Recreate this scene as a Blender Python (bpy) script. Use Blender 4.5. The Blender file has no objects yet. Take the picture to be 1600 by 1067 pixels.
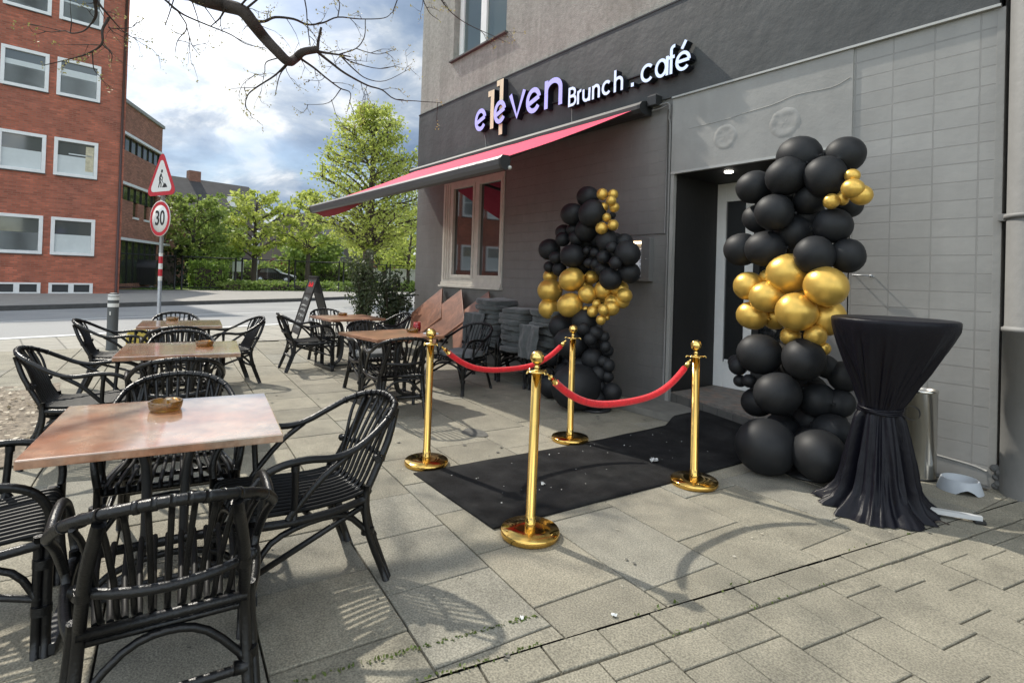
import bpy, bmesh, math, random
from mathutils import Vector, Matrix, noise as mnoise
PI = math.pi
scn = bpy.context.scene
COL = scn.collection

# ------------------------------------------------------------------ camera
cam_d = bpy.data.cameras.new("camera"); cam = bpy.data.objects.new("camera", cam_d); COL.objects.link(cam)
RM = Matrix(((0.6123290782909633,-0.010375103382830056,0.7905349183363976),
             (0.7899898973131728,-0.031341937300769916,-0.6123182547575706),
             (0.03112976104087251,0.9994548715154827,-0.010995352723218142)))
cam.matrix_world = Matrix.Translation((0,0,1.36)) @ RM.to_4x4()
cam_d.sensor_width = 36; cam_d.lens = 861/1600*36
cam_d.shift_x = 0; cam_d.shift_y = -(533.5-424.7)/1600
cam_d.clip_start = .05; cam_d.clip_end = 2000
scn.camera = cam

# ------------------------------------------------------------------ sun, sky, exposure
SUN_EL = math.radians(47); SUN_DIR_AZ = math.radians(191)      # direction towards the sun, from +X
sd = Vector((math.cos(SUN_EL)*math.cos(SUN_DIR_AZ), math.cos(SUN_EL)*math.sin(SUN_DIR_AZ), math.sin(SUN_EL)))
sun_d = bpy.data.lights.new("sun", 'SUN'); sun = bpy.data.objects.new("sun", sun_d); COL.objects.link(sun)
sun_d.energy = 3.2; sun_d.angle = math.radians(1.0); sun_d.color = (1,.94,.83)
sun.rotation_euler = sd.to_track_quat('Z','Y').to_euler()
w = bpy.data.worlds.new("World"); scn.world = w; w.use_nodes = True
nt = w.node_tree; nt.nodes.clear()
def N(t, **k):
    n = nt.nodes.new(t)
    for a,b in k.items(): setattr(n,a,b)
    return n
def LK(a,b): nt.links.new(a,b)
sky = N('ShaderNodeTexSky', sky_type='NISHITA'); sky.sun_disc = False
sky.sun_elevation = SUN_EL; sky.sun_rotation = math.radians(90)-SUN_DIR_AZ
sky.air_density = 1.2; sky.dust_density = 1.0
tc = N('ShaderNodeTexCoord'); sep = N('ShaderNodeSeparateXYZ'); LK(tc.outputs['Generated'], sep.inputs[0])
def M(op,a,b=None,c_=None,clamp=False):
    n = N('ShaderNodeMath', operation=op); n.use_clamp = clamp
    for i,v in enumerate((a,b,c_)):
        if v is None: continue
        if isinstance(v,(int,float)): n.inputs[i].default_value = v
        else: LK(v, n.inputs[i])
    return n.outputs[0]
zz = M('ADD', M('MAXIMUM', sep.outputs[2], 0.0), .22)
cx = M('DIVIDE', sep.outputs[0], zz); cy = M('DIVIDE', sep.outputs[1], zz)
cmb = N('ShaderNodeCombineXYZ'); LK(cx,cmb.inputs[0]); LK(cy,cmb.inputs[1])
def NZ(scale, detail, rough, off, dist=0):
    mp = N('ShaderNodeMapping'); mp.inputs['Location'].default_value = off; LK(cmb.outputs[0], mp.inputs[0])
    n = N('ShaderNodeTexNoise'); n.inputs['Scale'].default_value = scale; n.inputs['Detail'].default_value = detail
    n.inputs['Roughness'].default_value = rough; n.inputs['Distortion'].default_value = dist
    LK(mp.outputs[0], n.inputs['Vector']); return n.outputs[0]
def RAMP(f, pts):
    r = N('ShaderNodeValToRGB'); e = r.color_ramp.elements
    while len(e) > 1: e.remove(e[-1])
    e[0].position, e[0].color = pts[0][0], (*pts[0][1],1)
    for p,c_ in pts[1:]:
        x = e.new(p); x.color = (*c_,1)
    LK(f, r.inputs[0]); return r.outputs[0]
cover = RAMP(NZ(1.15,9,.56,(3.1,1.7,0),.3), [(.36,(0,0,0)),(.55,(1,1,1))])
shade = RAMP(NZ(2.1,9,.58,(7.4,2.2,5),.35), [(.34,(1.5,2.15,3.2)),(.46,(2.2,2.9,4.0)),(.54,(3.4,4.0,4.8)),(.62,(6.4,6.6,6.8))])
# clouds shine through around the sun
dot = N('ShaderNodeVectorMath', operation='DOT_PRODUCT'); LK(tc.outputs['Generated'], dot.inputs[0])
gd = Vector((-.88,-.02,.47)).normalized(); dot.inputs[1].default_value = gd
glow = M('MULTIPLY', M('POWER', M('MAXIMUM', dot.outputs['Value'], 0.0), 34.0), 10.0)
gm = M('MULTIPLY', glow, RAMP(NZ(1.5,7,.6,(1.4,9.1,2),.3), [(.36,(.2,.2,.2)),(.58,(1,1,1))]))
gcol = N('ShaderNodeCombineXYZ')
for i in range(3): LK(gm, gcol.inputs[i])
skm = N('ShaderNodeVectorMath', operation='MULTIPLY'); LK(sky.outputs[0], skm.inputs[0]); skm.inputs[1].default_value = (.55,.62,.72)
mix = N('ShaderNodeMix', data_type='RGBA'); LK(cover, mix.inputs[0]); LK(skm.outputs[0], mix.inputs[6]); LK(shade, mix.inputs[7])
# unseen sky behind the camera, made brighter and warmer to lift the ambient light
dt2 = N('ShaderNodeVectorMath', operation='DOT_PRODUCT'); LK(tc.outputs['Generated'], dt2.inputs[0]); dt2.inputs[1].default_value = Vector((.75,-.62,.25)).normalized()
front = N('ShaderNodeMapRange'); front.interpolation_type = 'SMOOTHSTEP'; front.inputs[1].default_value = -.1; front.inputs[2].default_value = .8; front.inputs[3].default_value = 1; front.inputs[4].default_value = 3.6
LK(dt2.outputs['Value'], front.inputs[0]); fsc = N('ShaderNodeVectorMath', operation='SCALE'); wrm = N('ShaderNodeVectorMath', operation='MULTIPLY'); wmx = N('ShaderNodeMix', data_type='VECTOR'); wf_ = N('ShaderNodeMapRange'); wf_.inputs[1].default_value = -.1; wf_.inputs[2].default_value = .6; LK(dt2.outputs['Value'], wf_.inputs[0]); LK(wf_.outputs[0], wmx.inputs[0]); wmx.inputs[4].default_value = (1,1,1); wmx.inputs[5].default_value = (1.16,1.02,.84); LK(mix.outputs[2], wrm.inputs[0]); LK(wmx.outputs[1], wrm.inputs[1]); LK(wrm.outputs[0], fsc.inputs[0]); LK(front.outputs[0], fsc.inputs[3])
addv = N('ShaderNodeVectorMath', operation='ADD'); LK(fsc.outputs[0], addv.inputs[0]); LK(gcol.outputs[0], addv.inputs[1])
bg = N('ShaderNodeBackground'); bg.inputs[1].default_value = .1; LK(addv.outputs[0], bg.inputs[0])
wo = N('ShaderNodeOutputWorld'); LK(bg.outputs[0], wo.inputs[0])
scn.view_settings.view_transform = 'Standard'; scn.view_settings.look = 'None'
scn.view_settings.exposure = 0.55; scn.view_settings.gamma = 1
scn.render.resolution_x = 1024; scn.render.resolution_y = 682
scn.render.engine = 'CYCLES'; scn.cycles.max_bounces = 6; scn.cycles.transparent_max_bounces = 8

# ------------------------------------------------------------------ materials
MATS = {}
def mat(name, col, rough=.6, metal=0, var=0, vs=8, bump=0, bs=40, spec=.5, col2=None, c2s=1.5, c2t=(.45,.6), ior=None, sheen=0, detail=5, coat=0):
    """procedural: base colour, value noise (var at scale vs), a second colour in patches, noise bump"""
    m = bpy.data.materials.new(name); m.use_nodes = True; t = m.node_tree; b = t.nodes['Principled BSDF']
    b.inputs['Roughness'].default_value = rough; b.inputs['Metallic'].default_value = metal
    b.inputs['Specular IOR Level'].default_value = spec
    if ior: b.inputs['IOR'].default_value = ior
    if sheen: b.inputs['Sheen Weight'].default_value = sheen
    if coat: b.inputs['Coat Weight'].default_value = coat; b.inputs['Coat Roughness'].default_value = .08
    co = t.nodes.new('ShaderNodeTexCoord')
    def nz(s, d=detail, r=.55):
        n = t.nodes.new('ShaderNodeTexNoise'); n.inputs['Scale'].default_value = s; n.inputs['Detail'].default_value = d
        n.inputs['Roughness'].default_value = r; t.links.new(co.outputs['Object'], n.inputs['Vector']); return n.outputs[0]
    cur = None
    rgb = t.nodes.new('ShaderNodeRGB'); rgb.outputs[0].default_value = (*col,1); cur = rgb.outputs[0]
    if col2:
        r = t.nodes.new('ShaderNodeMapRange'); r.inputs[1].default_value, r.inputs[2].default_value = c2t
        t.links.new(nz(c2s), r.inputs[0])
        x = t.nodes.new('ShaderNodeMix'); x.data_type = 'RGBA'; t.links.new(r.outputs[0], x.inputs[0]); t.links.new(cur, x.inputs[6])
        x.inputs[7].default_value = (*col2,1); cur = x.outputs[2]
    if var:
        r = t.nodes.new('ShaderNodeMapRange'); r.inputs[1].default_value = .3; r.inputs[2].default_value = .7
        r.inputs[3].default_value = 1-var; r.inputs[4].default_value = 1+var; t.links.new(nz(vs,6,.65), r.inputs[0])
        x = t.nodes.new('ShaderNodeVectorMath'); x.operation = 'SCALE'; t.links.new(cur, x.inputs[0]); t.links.new(r.outputs[0], x.inputs[3])
        cur = x.outputs[0]
    t.links.new(cur, b.inputs['Base Color'])
    if bump:
        bp = t.nodes.new('ShaderNodeBump'); bp.inputs['Strength'].default_value = bump; bp.inputs['Distance'].default_value = .01
        t.links.new(nz(bs,6,.6), bp.inputs['Height']); t.links.new(bp.outputs[0], b.inputs['Normal'])
    m['cur'] = 0; MATS[name] = m; return m
def curnodes(m):
    t = m.node_tree; b = t.nodes['Principled BSDF']; return t, b, b.inputs['Base Color'].links[0].from_socket
def scale_col(m, fac_socket):
    t,b,cur = curnodes(m)
    x = t.nodes.new('ShaderNodeVectorMath'); x.operation = 'SCALE'; t.links.new(cur, x.inputs[0]); t.links.new(fac_socket, x.inputs[3])
    t.links.new(x.outputs[0], b.inputs['Base Color'])
def brick_layer(m, bw, rh, mortar, offset=.5, mcol=(.3,.3,.3), swz='XZ', depth=.004, tint=.12, rot=0, msmooth=.1):
    """adds masonry/slab joints over the material, with relief; swz = plane of the wall"""
    t,b,cur = curnodes(m)
    co = t.nodes.new('ShaderNodeTexCoord'); sp = t.nodes.new('ShaderNodeSeparateXYZ'); cb = t.nodes.new('ShaderNodeCombineXYZ')
    t.links.new(co.outputs['Object'], sp.inputs[0])
    t.links.new(sp.outputs['XYZ'.index(swz[0])], cb.inputs[0]); t.links.new(sp.outputs['XYZ'.index(swz[1])], cb.inputs[1])
    mp = t.nodes.new('ShaderNodeMapping'); mp.inputs['Rotation'].default_value = (0,0,rot); t.links.new(cb.outputs[0], mp.inputs[0])
    k = t.nodes.new('ShaderNodeTexBrick'); k.offset = offset; k.inputs['Scale'].default_value = 1
    k.inputs['Brick Width'].default_value = bw; k.inputs['Row Height'].default_value = rh; k.inputs['Mortar Size'].default_value = mortar
    k.inputs['Mortar Smooth'].default_value = msmooth
    k.inputs['Color1'].default_value = (1-tint,)*3+(1,); k.inputs['Color2'].default_value = (1+tint,)*3+(1,); k.inputs['Mortar'].default_value = (1,1,1,1)
    t.links.new(mp.outputs[0], k.inputs['Vector'])
    mu = t.nodes.new('ShaderNodeVectorMath'); mu.operation = 'MULTIPLY'; t.links.new(cur, mu.inputs[0]); t.links.new(k.outputs['Color'], mu.inputs[1])
    x = t.nodes.new('ShaderNodeMix'); x.data_type = 'RGBA'; t.links.new(k.outputs['Fac'], x.inputs[0]); t.links.new(mu.outputs[0], x.inputs[6])
    x.inputs[7].default_value = (*mcol,1); t.links.new(x.outputs[2], b.inputs['Base Color'])
    bp = t.nodes.new('ShaderNodeBump'); bp.inputs['Strength'].default_value = .8; bp.inputs['Distance'].default_value = depth; bp.invert = True
    t.links.new(k.outputs['Fac'], bp.inputs['Height'])
    if b.inputs['Normal'].links: t.links.new(b.inputs['Normal'].links[0].from_socket, bp.inputs['Normal'])
    t.links.new(bp.outputs[0], b.inputs['Normal'])
    return m
def leafmat(name, c1, c2, trans=.45):
    m = bpy.data.materials.new(name); m.use_nodes = True; t = m.node_tree; b = t.nodes['Principled BSDF']; out = t.nodes['Material Output']
    g = t.nodes.new('ShaderNodeNewGeometry'); r = t.nodes.new('ShaderNodeMix'); r.data_type = 'RGBA'
    r.inputs[6].default_value = (*c1,1); r.inputs[7].default_value = (*c2,1); t.links.new(g.outputs['Random Per Island'], r.inputs[0])
    b.inputs['Roughness'].default_value = .55; t.links.new(r.outputs[2], b.inputs['Base Color'])
    tr = t.nodes.new('ShaderNodeBsdfTranslucent'); t.links.new(r.outputs[2], tr.inputs[0])
    mx = t.nodes.new('ShaderNodeMixShader'); mx.inputs[0].default_value = trans
    t.links.new(b.outputs[0], mx.inputs[1]); t.links.new(tr.outputs[0], mx.inputs[2]); t.links.new(mx.outputs[0], out.inputs[0])
    MATS[name] = m; return m
def glow_mat(name, col, strength):
    m = mat(name, (.8,.8,.8), .4); b = m.node_tree.nodes['Principled BSDF']
    b.inputs['Emission Color'].default_value = (*col,1); b.inputs['Emission Strength'].default_value = strength; return m

# ------------------------------------------------------------------ mesh helpers
class MB:
    def __init__(s): s.bm = bmesh.new(); s.mi = 0
    def face(s, pts, flip=False):
        vs = [s.bm.verts.new(p) for p in (reversed(pts) if flip else pts)]
        f = s.bm.faces.new(vs); f.material_index = s.mi; return f
    def box(s, a, b, M_=None, bev=0):
        a, b = Vector(a), Vector(b)
        lo = Vector(map(min,a,b)); hi = Vector(map(max,a,b)); sub = bmesh.new()
        bmesh.ops.create_cube(sub, size=1)
        for v in sub.verts: v.co = Vector(((lo[i]+hi[i])/2 + v.co[i]*(hi[i]-lo[i]) for i in range(3)))
        if bev: bmesh.ops.bevel(sub, geom=sub.edges[:], offset=bev, segments=2, profile=.7, affect='EDGES')
        s._merge(sub, M_); return s
    def _merge(s, sub, M_=None):
        if M_ is not None: sub.transform(M_)
        mp = {v: s.bm.verts.new(v.co) for v in sub.verts}
        for f in sub.faces:
            try: nf = s.bm.faces.new([mp[v] for v in f.verts]); nf.material_index = s.mi; nf.smooth = f.smooth
            except ValueError: pass
        sub.free()
    def tube(s, pts, r, seg=8, smooth=True, sub=3, caps=True, M_=None):
        """round rod through pts; r is one radius or one per point"""
        P = [Vector(p) for p in pts]; rs = r if isinstance(r,(list,tuple)) else [r]*len(P)
        if smooth and len(P) > 2 and sub > 1:
            Q, R_ = [], []
            for i in range(len(P)-1):
                p0 = P[i-1] if i else P[0]*2-P[1]; p1, p2 = P[i], P[i+1]; p3 = P[i+2] if i+2 < len(P) else p2*2-p1
                for k in range(sub):
                    t = k/sub; t2, t3 = t*t, t*t*t
                    Q.append(.5*((2*p1)+(p2-p0)*t+(2*p0-5*p1+4*p2-p3)*t2+(3*p1-p0-3*p2+p3)*t3)); R_.append(rs[i]+(rs[i+1]-rs[i])*t)
            Q.append(P[-1]); R_.append(rs[-1]); P, rs = Q, R_
        rings = []; up = None
        for i,p in enumerate(P):
            d = (P[min(i+1,len(P)-1)]-P[max(i-1,0)])
            if d.length < 1e-9: d = Vector((0,0,1))
            d.normalize()
            if up is None: up = Vector((0,0,1)) if abs(d.z) < .9 else Vector((1,0,0))
            a = d.cross(up)
            if a.length < 1e-4: a = d.orthogonal()
            a.normalize(); bb = a.cross(d).normalized(); up = bb
            rings.append([s.bm.verts.new((M_ @ (p+(a*math.cos(2*PI*k/seg)+bb*math.sin(2*PI*k/seg))*rs[i])) if M_ is not None else p+(a*math.cos(2*PI*k/seg)+bb*math.sin(2*PI*k/seg))*rs[i]) for k in range(seg)])
        for i in range(len(rings)-1):
            for k in range(seg):
                f = s.bm.faces.new((rings[i][k],rings[i][(k+1)%seg],rings[i+1][(k+1)%seg],rings[i+1][k])); f.smooth = True; f.material_index = s.mi
        if caps:
            for rg in (rings[0], list(reversed(rings[-1]))):
                f = s.bm.faces.new(rg); f.material_index = s.mi
        return s
    def lathe(s, prof, seg=32, M_=None, c=(0,0,0), smooth=True):
        """(r,z) profile turned about the vertical through c"""
        rings = []
        for r,z in prof:
            if r < 1e-6: rings.append([s.bm.verts.new(Vector((c[0],c[1],c[2]+z)))])
            else: rings.append([s.bm.verts.new(Vector((c[0]+r*math.cos(2*PI*k/seg), c[1]+r*math.sin(2*PI*k/seg), c[2]+z))) for k in range(seg)])
        if M_ is not None:
            for rg in rings:
                for v in rg: v.co = M_ @ v.co
        for a,b in zip(rings, rings[1:]):
            for k in range(seg):
                l = [a[k%len(a)], a[(k+1)%seg%len(a)] if len(a)>1 else a[0], b[(k+1)%seg] if len(b)>1 else b[0], b[k%len(b)] if len(b)>1 else b[0]]
                u = []
                for v in l:
                    if v not in u: u.append(v)
                if len(u) >= 3:
                    try: f = s.bm.faces.new(u); f.smooth = smooth; f.material_index = s.mi
                    except ValueError: pass
        return s
    def prism(s, poly, z0, z1, M_=None):
        sub = bmesh.new(); lo = [sub.verts.new((x,y,z0)) for x,y in poly]; hi = [sub.verts.new((x,y,z1)) for x,y in poly]; n = len(poly)
        sub.faces.new(list(reversed(lo))); sub.faces.new(hi)
        for i in range(n): sub.faces.new((lo[i],lo[(i+1)%n],hi[(i+1)%n],hi[i]))
        bmesh.ops.recalc_face_normals(sub, faces=sub.faces[:])
        s._merge(sub, M_); return s
    def ball(s, c, r, sc=(1,1,1), u=20, v=12, M_=None):
        sub = bmesh.new(); bmesh.ops.create_uvsphere(sub, u_segments=u, v_segments=v, radius=r)
        for vv in sub.verts: vv.co = Vector((vv.co[i]*sc[i]+c[i] for i in range(3)))
        for f in sub.faces: f.smooth = True
        s._merge(sub, M_); return s
    def ribbon(s, pts, wd, y0, y1, closed=False):
        """monoline letter stroke in the XZ plane, thickness y0..y1, with square ends"""
        n = len(pts); L, Rr = [], []
        for i,(x,z) in enumerate(pts):
            if closed: a, b = pts[i-1], pts[(i+1)%n]
            else: a, b = pts[max(i-1,0)], pts[min(i+1,n-1)]
            dx, dz = b[0]-a[0], b[1]-a[1]; l = math.hypot(dx,dz) or 1; nx, nz_ = -dz/l*wd/2, dx/l*wd/2
            L.append((x+nx,z+nz_)); Rr.append((x-nx,z-nz_))
        rng = range(n if closed else n-1)
        V = lambda p,y: s.bm.verts.new((p[0],y,p[1]))
        fl, fr = [V(p,y0) for p in L], [V(p,y0) for p in Rr]; bl, br = [V(p,y1) for p in L], [V(p,y1) for p in Rr]
        def q(mi,*v):
            f = s.bm.faces.new(v); f.material_index = mi
        for i in rng:
            j = (i+1)%n
            q(1, fl[i],fl[j],fr[j],fr[i]); q(0, bl[j],bl[i],br[i],br[j])
            q(0, fl[j],fl[i],bl[i],bl[j]); q(0, fr[i],fr[j],br[j],br[i])
        if not closed:
            q(0, fl[0],fr[0],br[0],bl[0]); q(0, fr[-1],fl[-1],bl[-1],br[-1])
        return s
    def build(s, name, mats, parent=None, loc=None, rot=None, smooth=None, recalc=False, mod=None):
        me = bpy.data.meshes.new(name)
        if recalc: bmesh.ops.recalc_face_normals(s.bm, faces=s.bm.faces[:])
        if smooth is not None:
            for f in s.bm.faces: f.smooth = smooth
        s.bm.to_mesh(me); s.bm.free()
        for m in (mats if isinstance(mats,(list,tuple)) else [mats]): me.materials.append(m)
        o = bpy.data.objects.new(name, me); COL.objects.link(o)
        if parent: o.parent = parent
        if loc is not None: o.location = loc
        if rot is not None: o.rotation_euler = (0,0,rot)
        return o
def tag(o, label=None, cat=None, group=None, kind=None):
    if label: o['label'] = label
    if cat: o['category'] = cat
    if group: o['group'] = group
    if kind: o['kind'] = kind
    return o
def empty(name, loc=(0,0,0), rot=0, label=None, cat=None, group=None):
    o = bpy.data.objects.new(name, None); COL.objects.link(o); o.location = loc; o.rotation_euler = (0,0,rot); o.empty_display_size = .1
    return tag(o, label, cat, group)
def copy_tree(o, parent=None):
    c = o.copy(); COL.objects.link(c)
    if parent: c.parent = parent
    for ch in list(o.children): copy_tree(ch, c)
    return c
def leaves(name, pts, size, m, parent=None, rng=None, elong=1.5, up=.3, jitter=.35):
    """one mesh of many small leaf faces at pts"""
    rng = rng or random.Random(1); V, F = [], []
    for p in pts:
        n = Vector((rng.gauss(0,1), rng.gauss(0,1), rng.gauss(0,1)+up)); n.normalize()
        a = n.orthogonal().normalized(); a.rotate(Matrix.Rotation(rng.uniform(0,2*PI),3,n)); b = n.cross(a)
        s_ = size*(1+rng.uniform(-jitter,jitter)); k = len(V); c0 = Vector(p)
        V += [c0-a*s_*elong/2, c0-b*s_/2+a*s_*.1, c0+a*s_*elong/2, c0+b*s_/2+a*s_*.1]; F.append((k,k+1,k+2,k+3))
    me = bpy.data.meshes.new(name); me.from_pydata([tuple(v) for v in V], [], F); me.materials.append(m)
    o = bpy.data.objects.new(name, me); COL.objects.link(o)
    if parent: o.parent = parent
    return o
def RZ(a): return Matrix.Rotation(a,4,'Z')
def TR(*p): return Matrix.Translation(p)

def smudge(m, lo, hi, scale=9):
    t = m.node_tree; b = t.nodes['Principled BSDF']; co = t.nodes.new('ShaderNodeTexCoord'); n = t.nodes.new('ShaderNodeTexNoise'); n.inputs['Scale'].default_value = scale; n.inputs['Detail'].default_value = 6
    t.links.new(co.outputs['Object'], n.inputs[0]); r = t.nodes.new('ShaderNodeMapRange'); r.inputs[1].default_value=.4; r.inputs[2].default_value=.7; r.inputs[3].default_value=lo; r.inputs[4].default_value=hi
    t.links.new(n.outputs[0], r.inputs[0]); t.links.new(r.outputs[0], b.inputs['Roughness'])
def streaks(m, amt, sx=5, sz=.35):
    t = m.node_tree; co = t.nodes.new('ShaderNodeTexCoord'); mp = t.nodes.new('ShaderNodeMapping'); mp.inputs['Scale'].default_value = (sx,sx,sz); t.links.new(co.outputs['Object'], mp.inputs[0])
    n = t.nodes.new('ShaderNodeTexNoise'); n.inputs['Scale'].default_value = 1; n.inputs['Detail'].default_value = 7; n.inputs['Roughness'].default_value = .6; t.links.new(mp.outputs[0], n.inputs[0])
    r = t.nodes.new('ShaderNodeMapRange'); r.inputs[1].default_value=.45; r.inputs[2].default_value=.72; r.inputs[3].default_value=1.0; r.inputs[4].default_value=1-amt
    t.links.new(n.outputs[0], r.inputs[0]); scale_col(m, r.outputs[0])
# ---- the materials of the place
brick = mat('red_brick', (.42,.13,.08), .85, var=.3, vs=2.2, bump=.3, bs=60, col2=(.20,.06,.045), c2s=.5, c2t=(.5,.75))
brick_layer(brick, .25,.083,.012, mcol=(.17,.10,.08), swz='YZ', depth=.006, tint=.28)
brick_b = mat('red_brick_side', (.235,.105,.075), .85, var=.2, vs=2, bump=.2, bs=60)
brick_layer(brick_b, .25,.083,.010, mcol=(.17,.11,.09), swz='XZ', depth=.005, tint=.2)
white = mat('white_paint', (.80,.80,.79), .45, var=.06, vs=4)
cream_white = mat('aged_white_paint', (.56,.545,.49), .45, var=.1, vs=9, bump=.1, bs=30)
glass = mat('window_glass', (.012,.014,.016), .03, ior=2.3)
glass_far = mat('far_window_glass', (.07,.08,.078), .05, ior=1.8)
blind = mat('frosted_blind', (.60,.64,.64), .6, var=.06, vs=2)
plaster = mat('rough_render', (.32,.308,.28), .95, var=.20, vs=14, bump=1.0, bs=60, col2=(.25,.238,.212), c2s=.9, c2t=(.5,.72))
band = mat('anthracite_band_paint', (.058,.061,.062), .55, var=.22, vs=2, bump=.7, bs=7)
wall_grey = mat('grey_masonry_paint', (.30,.296,.284), .55, var=.07, vs=3, bump=.2, bs=22, col2=(.26,.256,.243), c2s=.9, c2t=(.45,.72))
brick_layer(wall_grey, .2735,.1355,.0055, offset=0, mcol=(.25,.245,.235), swz='XZ', depth=.006, tint=.05)
wall_shade = mat('grey_block_paint_run_shaded', (.175,.171,.165), .55, var=.07, vs=6, bump=.28, bs=30)  # same grey wall paint, with the awning's shade put into its colour
brick_layer(wall_shade, .27,.1355,.006, offset=.5, mcol=(.185,.18,.173), swz='XZ', depth=.009, tint=.03)
smooth_grey = mat('grey_smooth_paint', (.30,.296,.284), .55, var=.07, vs=3, bump=.4, bs=10, col2=(.26,.256,.243), c2s=1.1, c2t=(.45,.72))
strip_m = mat('light_metal_strip', (.42,.42,.40), .45, .3, var=.08)
streaks(plaster,.28,4,.3); streaks(wall_grey,.10,4,.5); streaks(wall_shade,.12,4,.5); streaks(smooth_grey,.10,4,.6); streaks(band,.25,3,.5)
black_wall = mat('black_entrance_paint', (.012,.012,.012), .6, var=.15, vs=4, bump=.2, bs=20)
dark_metal = mat('dark_powder_coat', (.035,.036,.038), .38, .3)
awn_grey = mat('awning_grey_aluminium', (.09,.09,.095), .42, .3); cass_m = mat('cassette_anthracite', (.03,.031,.033), .6)
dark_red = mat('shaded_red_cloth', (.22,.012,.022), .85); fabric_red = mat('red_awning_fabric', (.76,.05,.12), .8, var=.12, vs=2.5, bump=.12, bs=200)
def translucent(m, f=.35):
    t,b,cur = curnodes(m); tr = t.nodes.new('ShaderNodeBsdfTranslucent'); mx = t.nodes.new('ShaderNodeMixShader'); mx.inputs[0].default_value = f
    t.links.new(cur, tr.inputs[0]); t.links.new(b.outputs[0], mx.inputs[1]); t.links.new(tr.outputs[0], mx.inputs[2])
    t.links.new(mx.outputs[0], t.nodes['Material Output'].inputs[0])
translucent(fabric_red, .05)
rattan = mat('black_lacquered_rattan', (.0045,.0045,.005), .31, spec=.45, var=.25, vs=30, bump=.25, bs=90)
rattan_s = mat('rattan_seat_canes', (.006,.006,.006), .5, spec=.25, var=.25, vs=30)
lean_m = mat('dark_brown_laminate', (.23,.105,.062), .35, var=.35, vs=9, col2=(.14,.065,.04), c2s=4, c2t=(.45,.65))
brass = mat('polished_brass', (.78,.50,.14), .09, 1, var=.05, vs=5)
smudge(brass, .06, .24, 14)
brass2 = mat('bright_brass_finial', (.86,.60,.20), .12, 1)
velvet = mat('red_velvet', (.70,.006,.014), .8, sheen=.2, bump=.5, bs=160, var=.22, vs=45)
carpet_m = mat('black_carpet', (.011,.011,.012), .95, spec=.2, var=.5, vs=5, bump=.6, bs=300, col2=(.019,.019,.019), c2s=2.5, c2t=(.45,.7))
latex = mat('matt_black_latex', (.012,.013,.015), .56, spec=.34, var=.2, vs=2)
gold = mat('gold_latex', (.70,.45,.10), .36, .62, var=.05, vs=4)
cloth_b = mat('black_satin_cloth', (.004,.004,.008), .42, spec=.22, bump=.35, bs=28)
steel = mat('brushed_steel', (.62,.60,.55), .22, 1, var=.08, vs=3)
bowl_m = mat('grey_blue_plastic', (.40,.43,.46), .5)
amber = mat('amber_glass', (.16,.085,.014), .06, spec=.7, coat=.6)
_b = amber.node_tree.nodes['Principled BSDF']; _b.inputs['Transmission Weight'].default_value = .75; amber.node_tree.nodes['RGB'].outputs[0].default_value = (.42,.22,.03,1)
cushion_m = mat('charcoal_fleece', (.062,.068,.068), .95, var=.25, vs=25, bump=.35, bs=160, sheen=.3)
cushion_l = mat('grey_cushion_fabric', (.16,.17,.175), .95, var=.2, vs=25, bump=.5, bs=120)
table_m = mat('copper_marble_laminate', (.40,.185,.10), .2, var=.34, vs=13, col2=(.47,.36,.26), c2s=2.4, c2t=(.40,.60), coat=1, spec=.7); pipe_m = mat('grey_pipe_paint', (.20,.197,.19), .6, var=.1, vs=4, bump=.3, bs=20)
table_m.node_tree.nodes['Principled BSDF'].inputs['Coat IOR'].default_value = 1.9
table_b = mat('brown_marble_laminate', (.33,.165,.10), .28, var=.3, vs=9, col2=(.19,.10,.06), c2s=5, c2t=(.45,.65))
soil = mat('tree_pit_soil', (.20,.165,.125), .95, var=.5, vs=25, bump=1, bs=40, col2=(.30,.25,.19), c2s=12, c2t=(.5,.62))
asphalt = mat('pale_asphalt', (.30,.30,.295), .9, var=.1, vs=40, bump=.3, bs=90, col2=(.25,.25,.25), c2s=.35, c2t=(.45,.6))
far_pave = mat('far_pavement', (.29,.275,.25), .9, var=.12, vs=3, bump=.3, bs=30)
lay = mat('pavement_slabs_far', (.335,.315,.27), .9, var=.1, vs=8, bump=.3, bs=60)
brick_layer(lay, .5,.5,.012, mcol=(.18,.17,.145), swz='XY', depth=.004, tint=.06, rot=math.radians(-6))
kerb_m = mat('kerb_stone', (.35,.34,.32), .85, var=.12, vs=5, bump=.3)
kerb_d = mat('dark_kerb', (.09,.088,.085), .85, var=.2, vs=5)
paint_w = mat('road_marking', (.62,.62,.60), .7, var=.12, vs=10)
grass_m = mat('grass_ground', (.085,.13,.03), .95, var=.4, vs=1.2, bump=.8, bs=6, col2=(.14,.20,.045), c2s=.25)
bark = mat('bark', (.075,.058,.045), .95, var=.35, vs=12, bump=1, bs=30)
bark_d = mat('dark_branch_bark', (.045,.035,.03), .9, var=.3, vs=20, bump=.8, bs=60)
joint_m = mat('joint_sand', (.022,.020,.015), .95, var=.3, vs=30, bump=.5)
galv = mat('galvanised_steel', (.34,.35,.36), .45, .6, var=.12, vs=20)
red_s = mat('sign_red', (.50,.015,.03), .4); white_s = mat('sign_white', (.72,.72,.70), .4); black_s = mat('sign_black', (.01,.01,.01), .5)
leaf_y = leafmat('spring_maple_leaves', (.36,.43,.07), (.56,.61,.17), .55)
leaf_g = leafmat('green_leaves', (.16,.24,.05), (.31,.39,.10), .5)
leaf_d = leafmat('dark_shrub_leaves', (.018,.032,.012), (.05,.075,.03), .2)
leaf_r = leafmat('red_shrub_leaves', (.25,.04,.05), (.36,.09,.09), .35)
leaf_b = leafmat('budding_leaves', (.30,.27,.09), (.38,.36,.16), .4)
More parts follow.
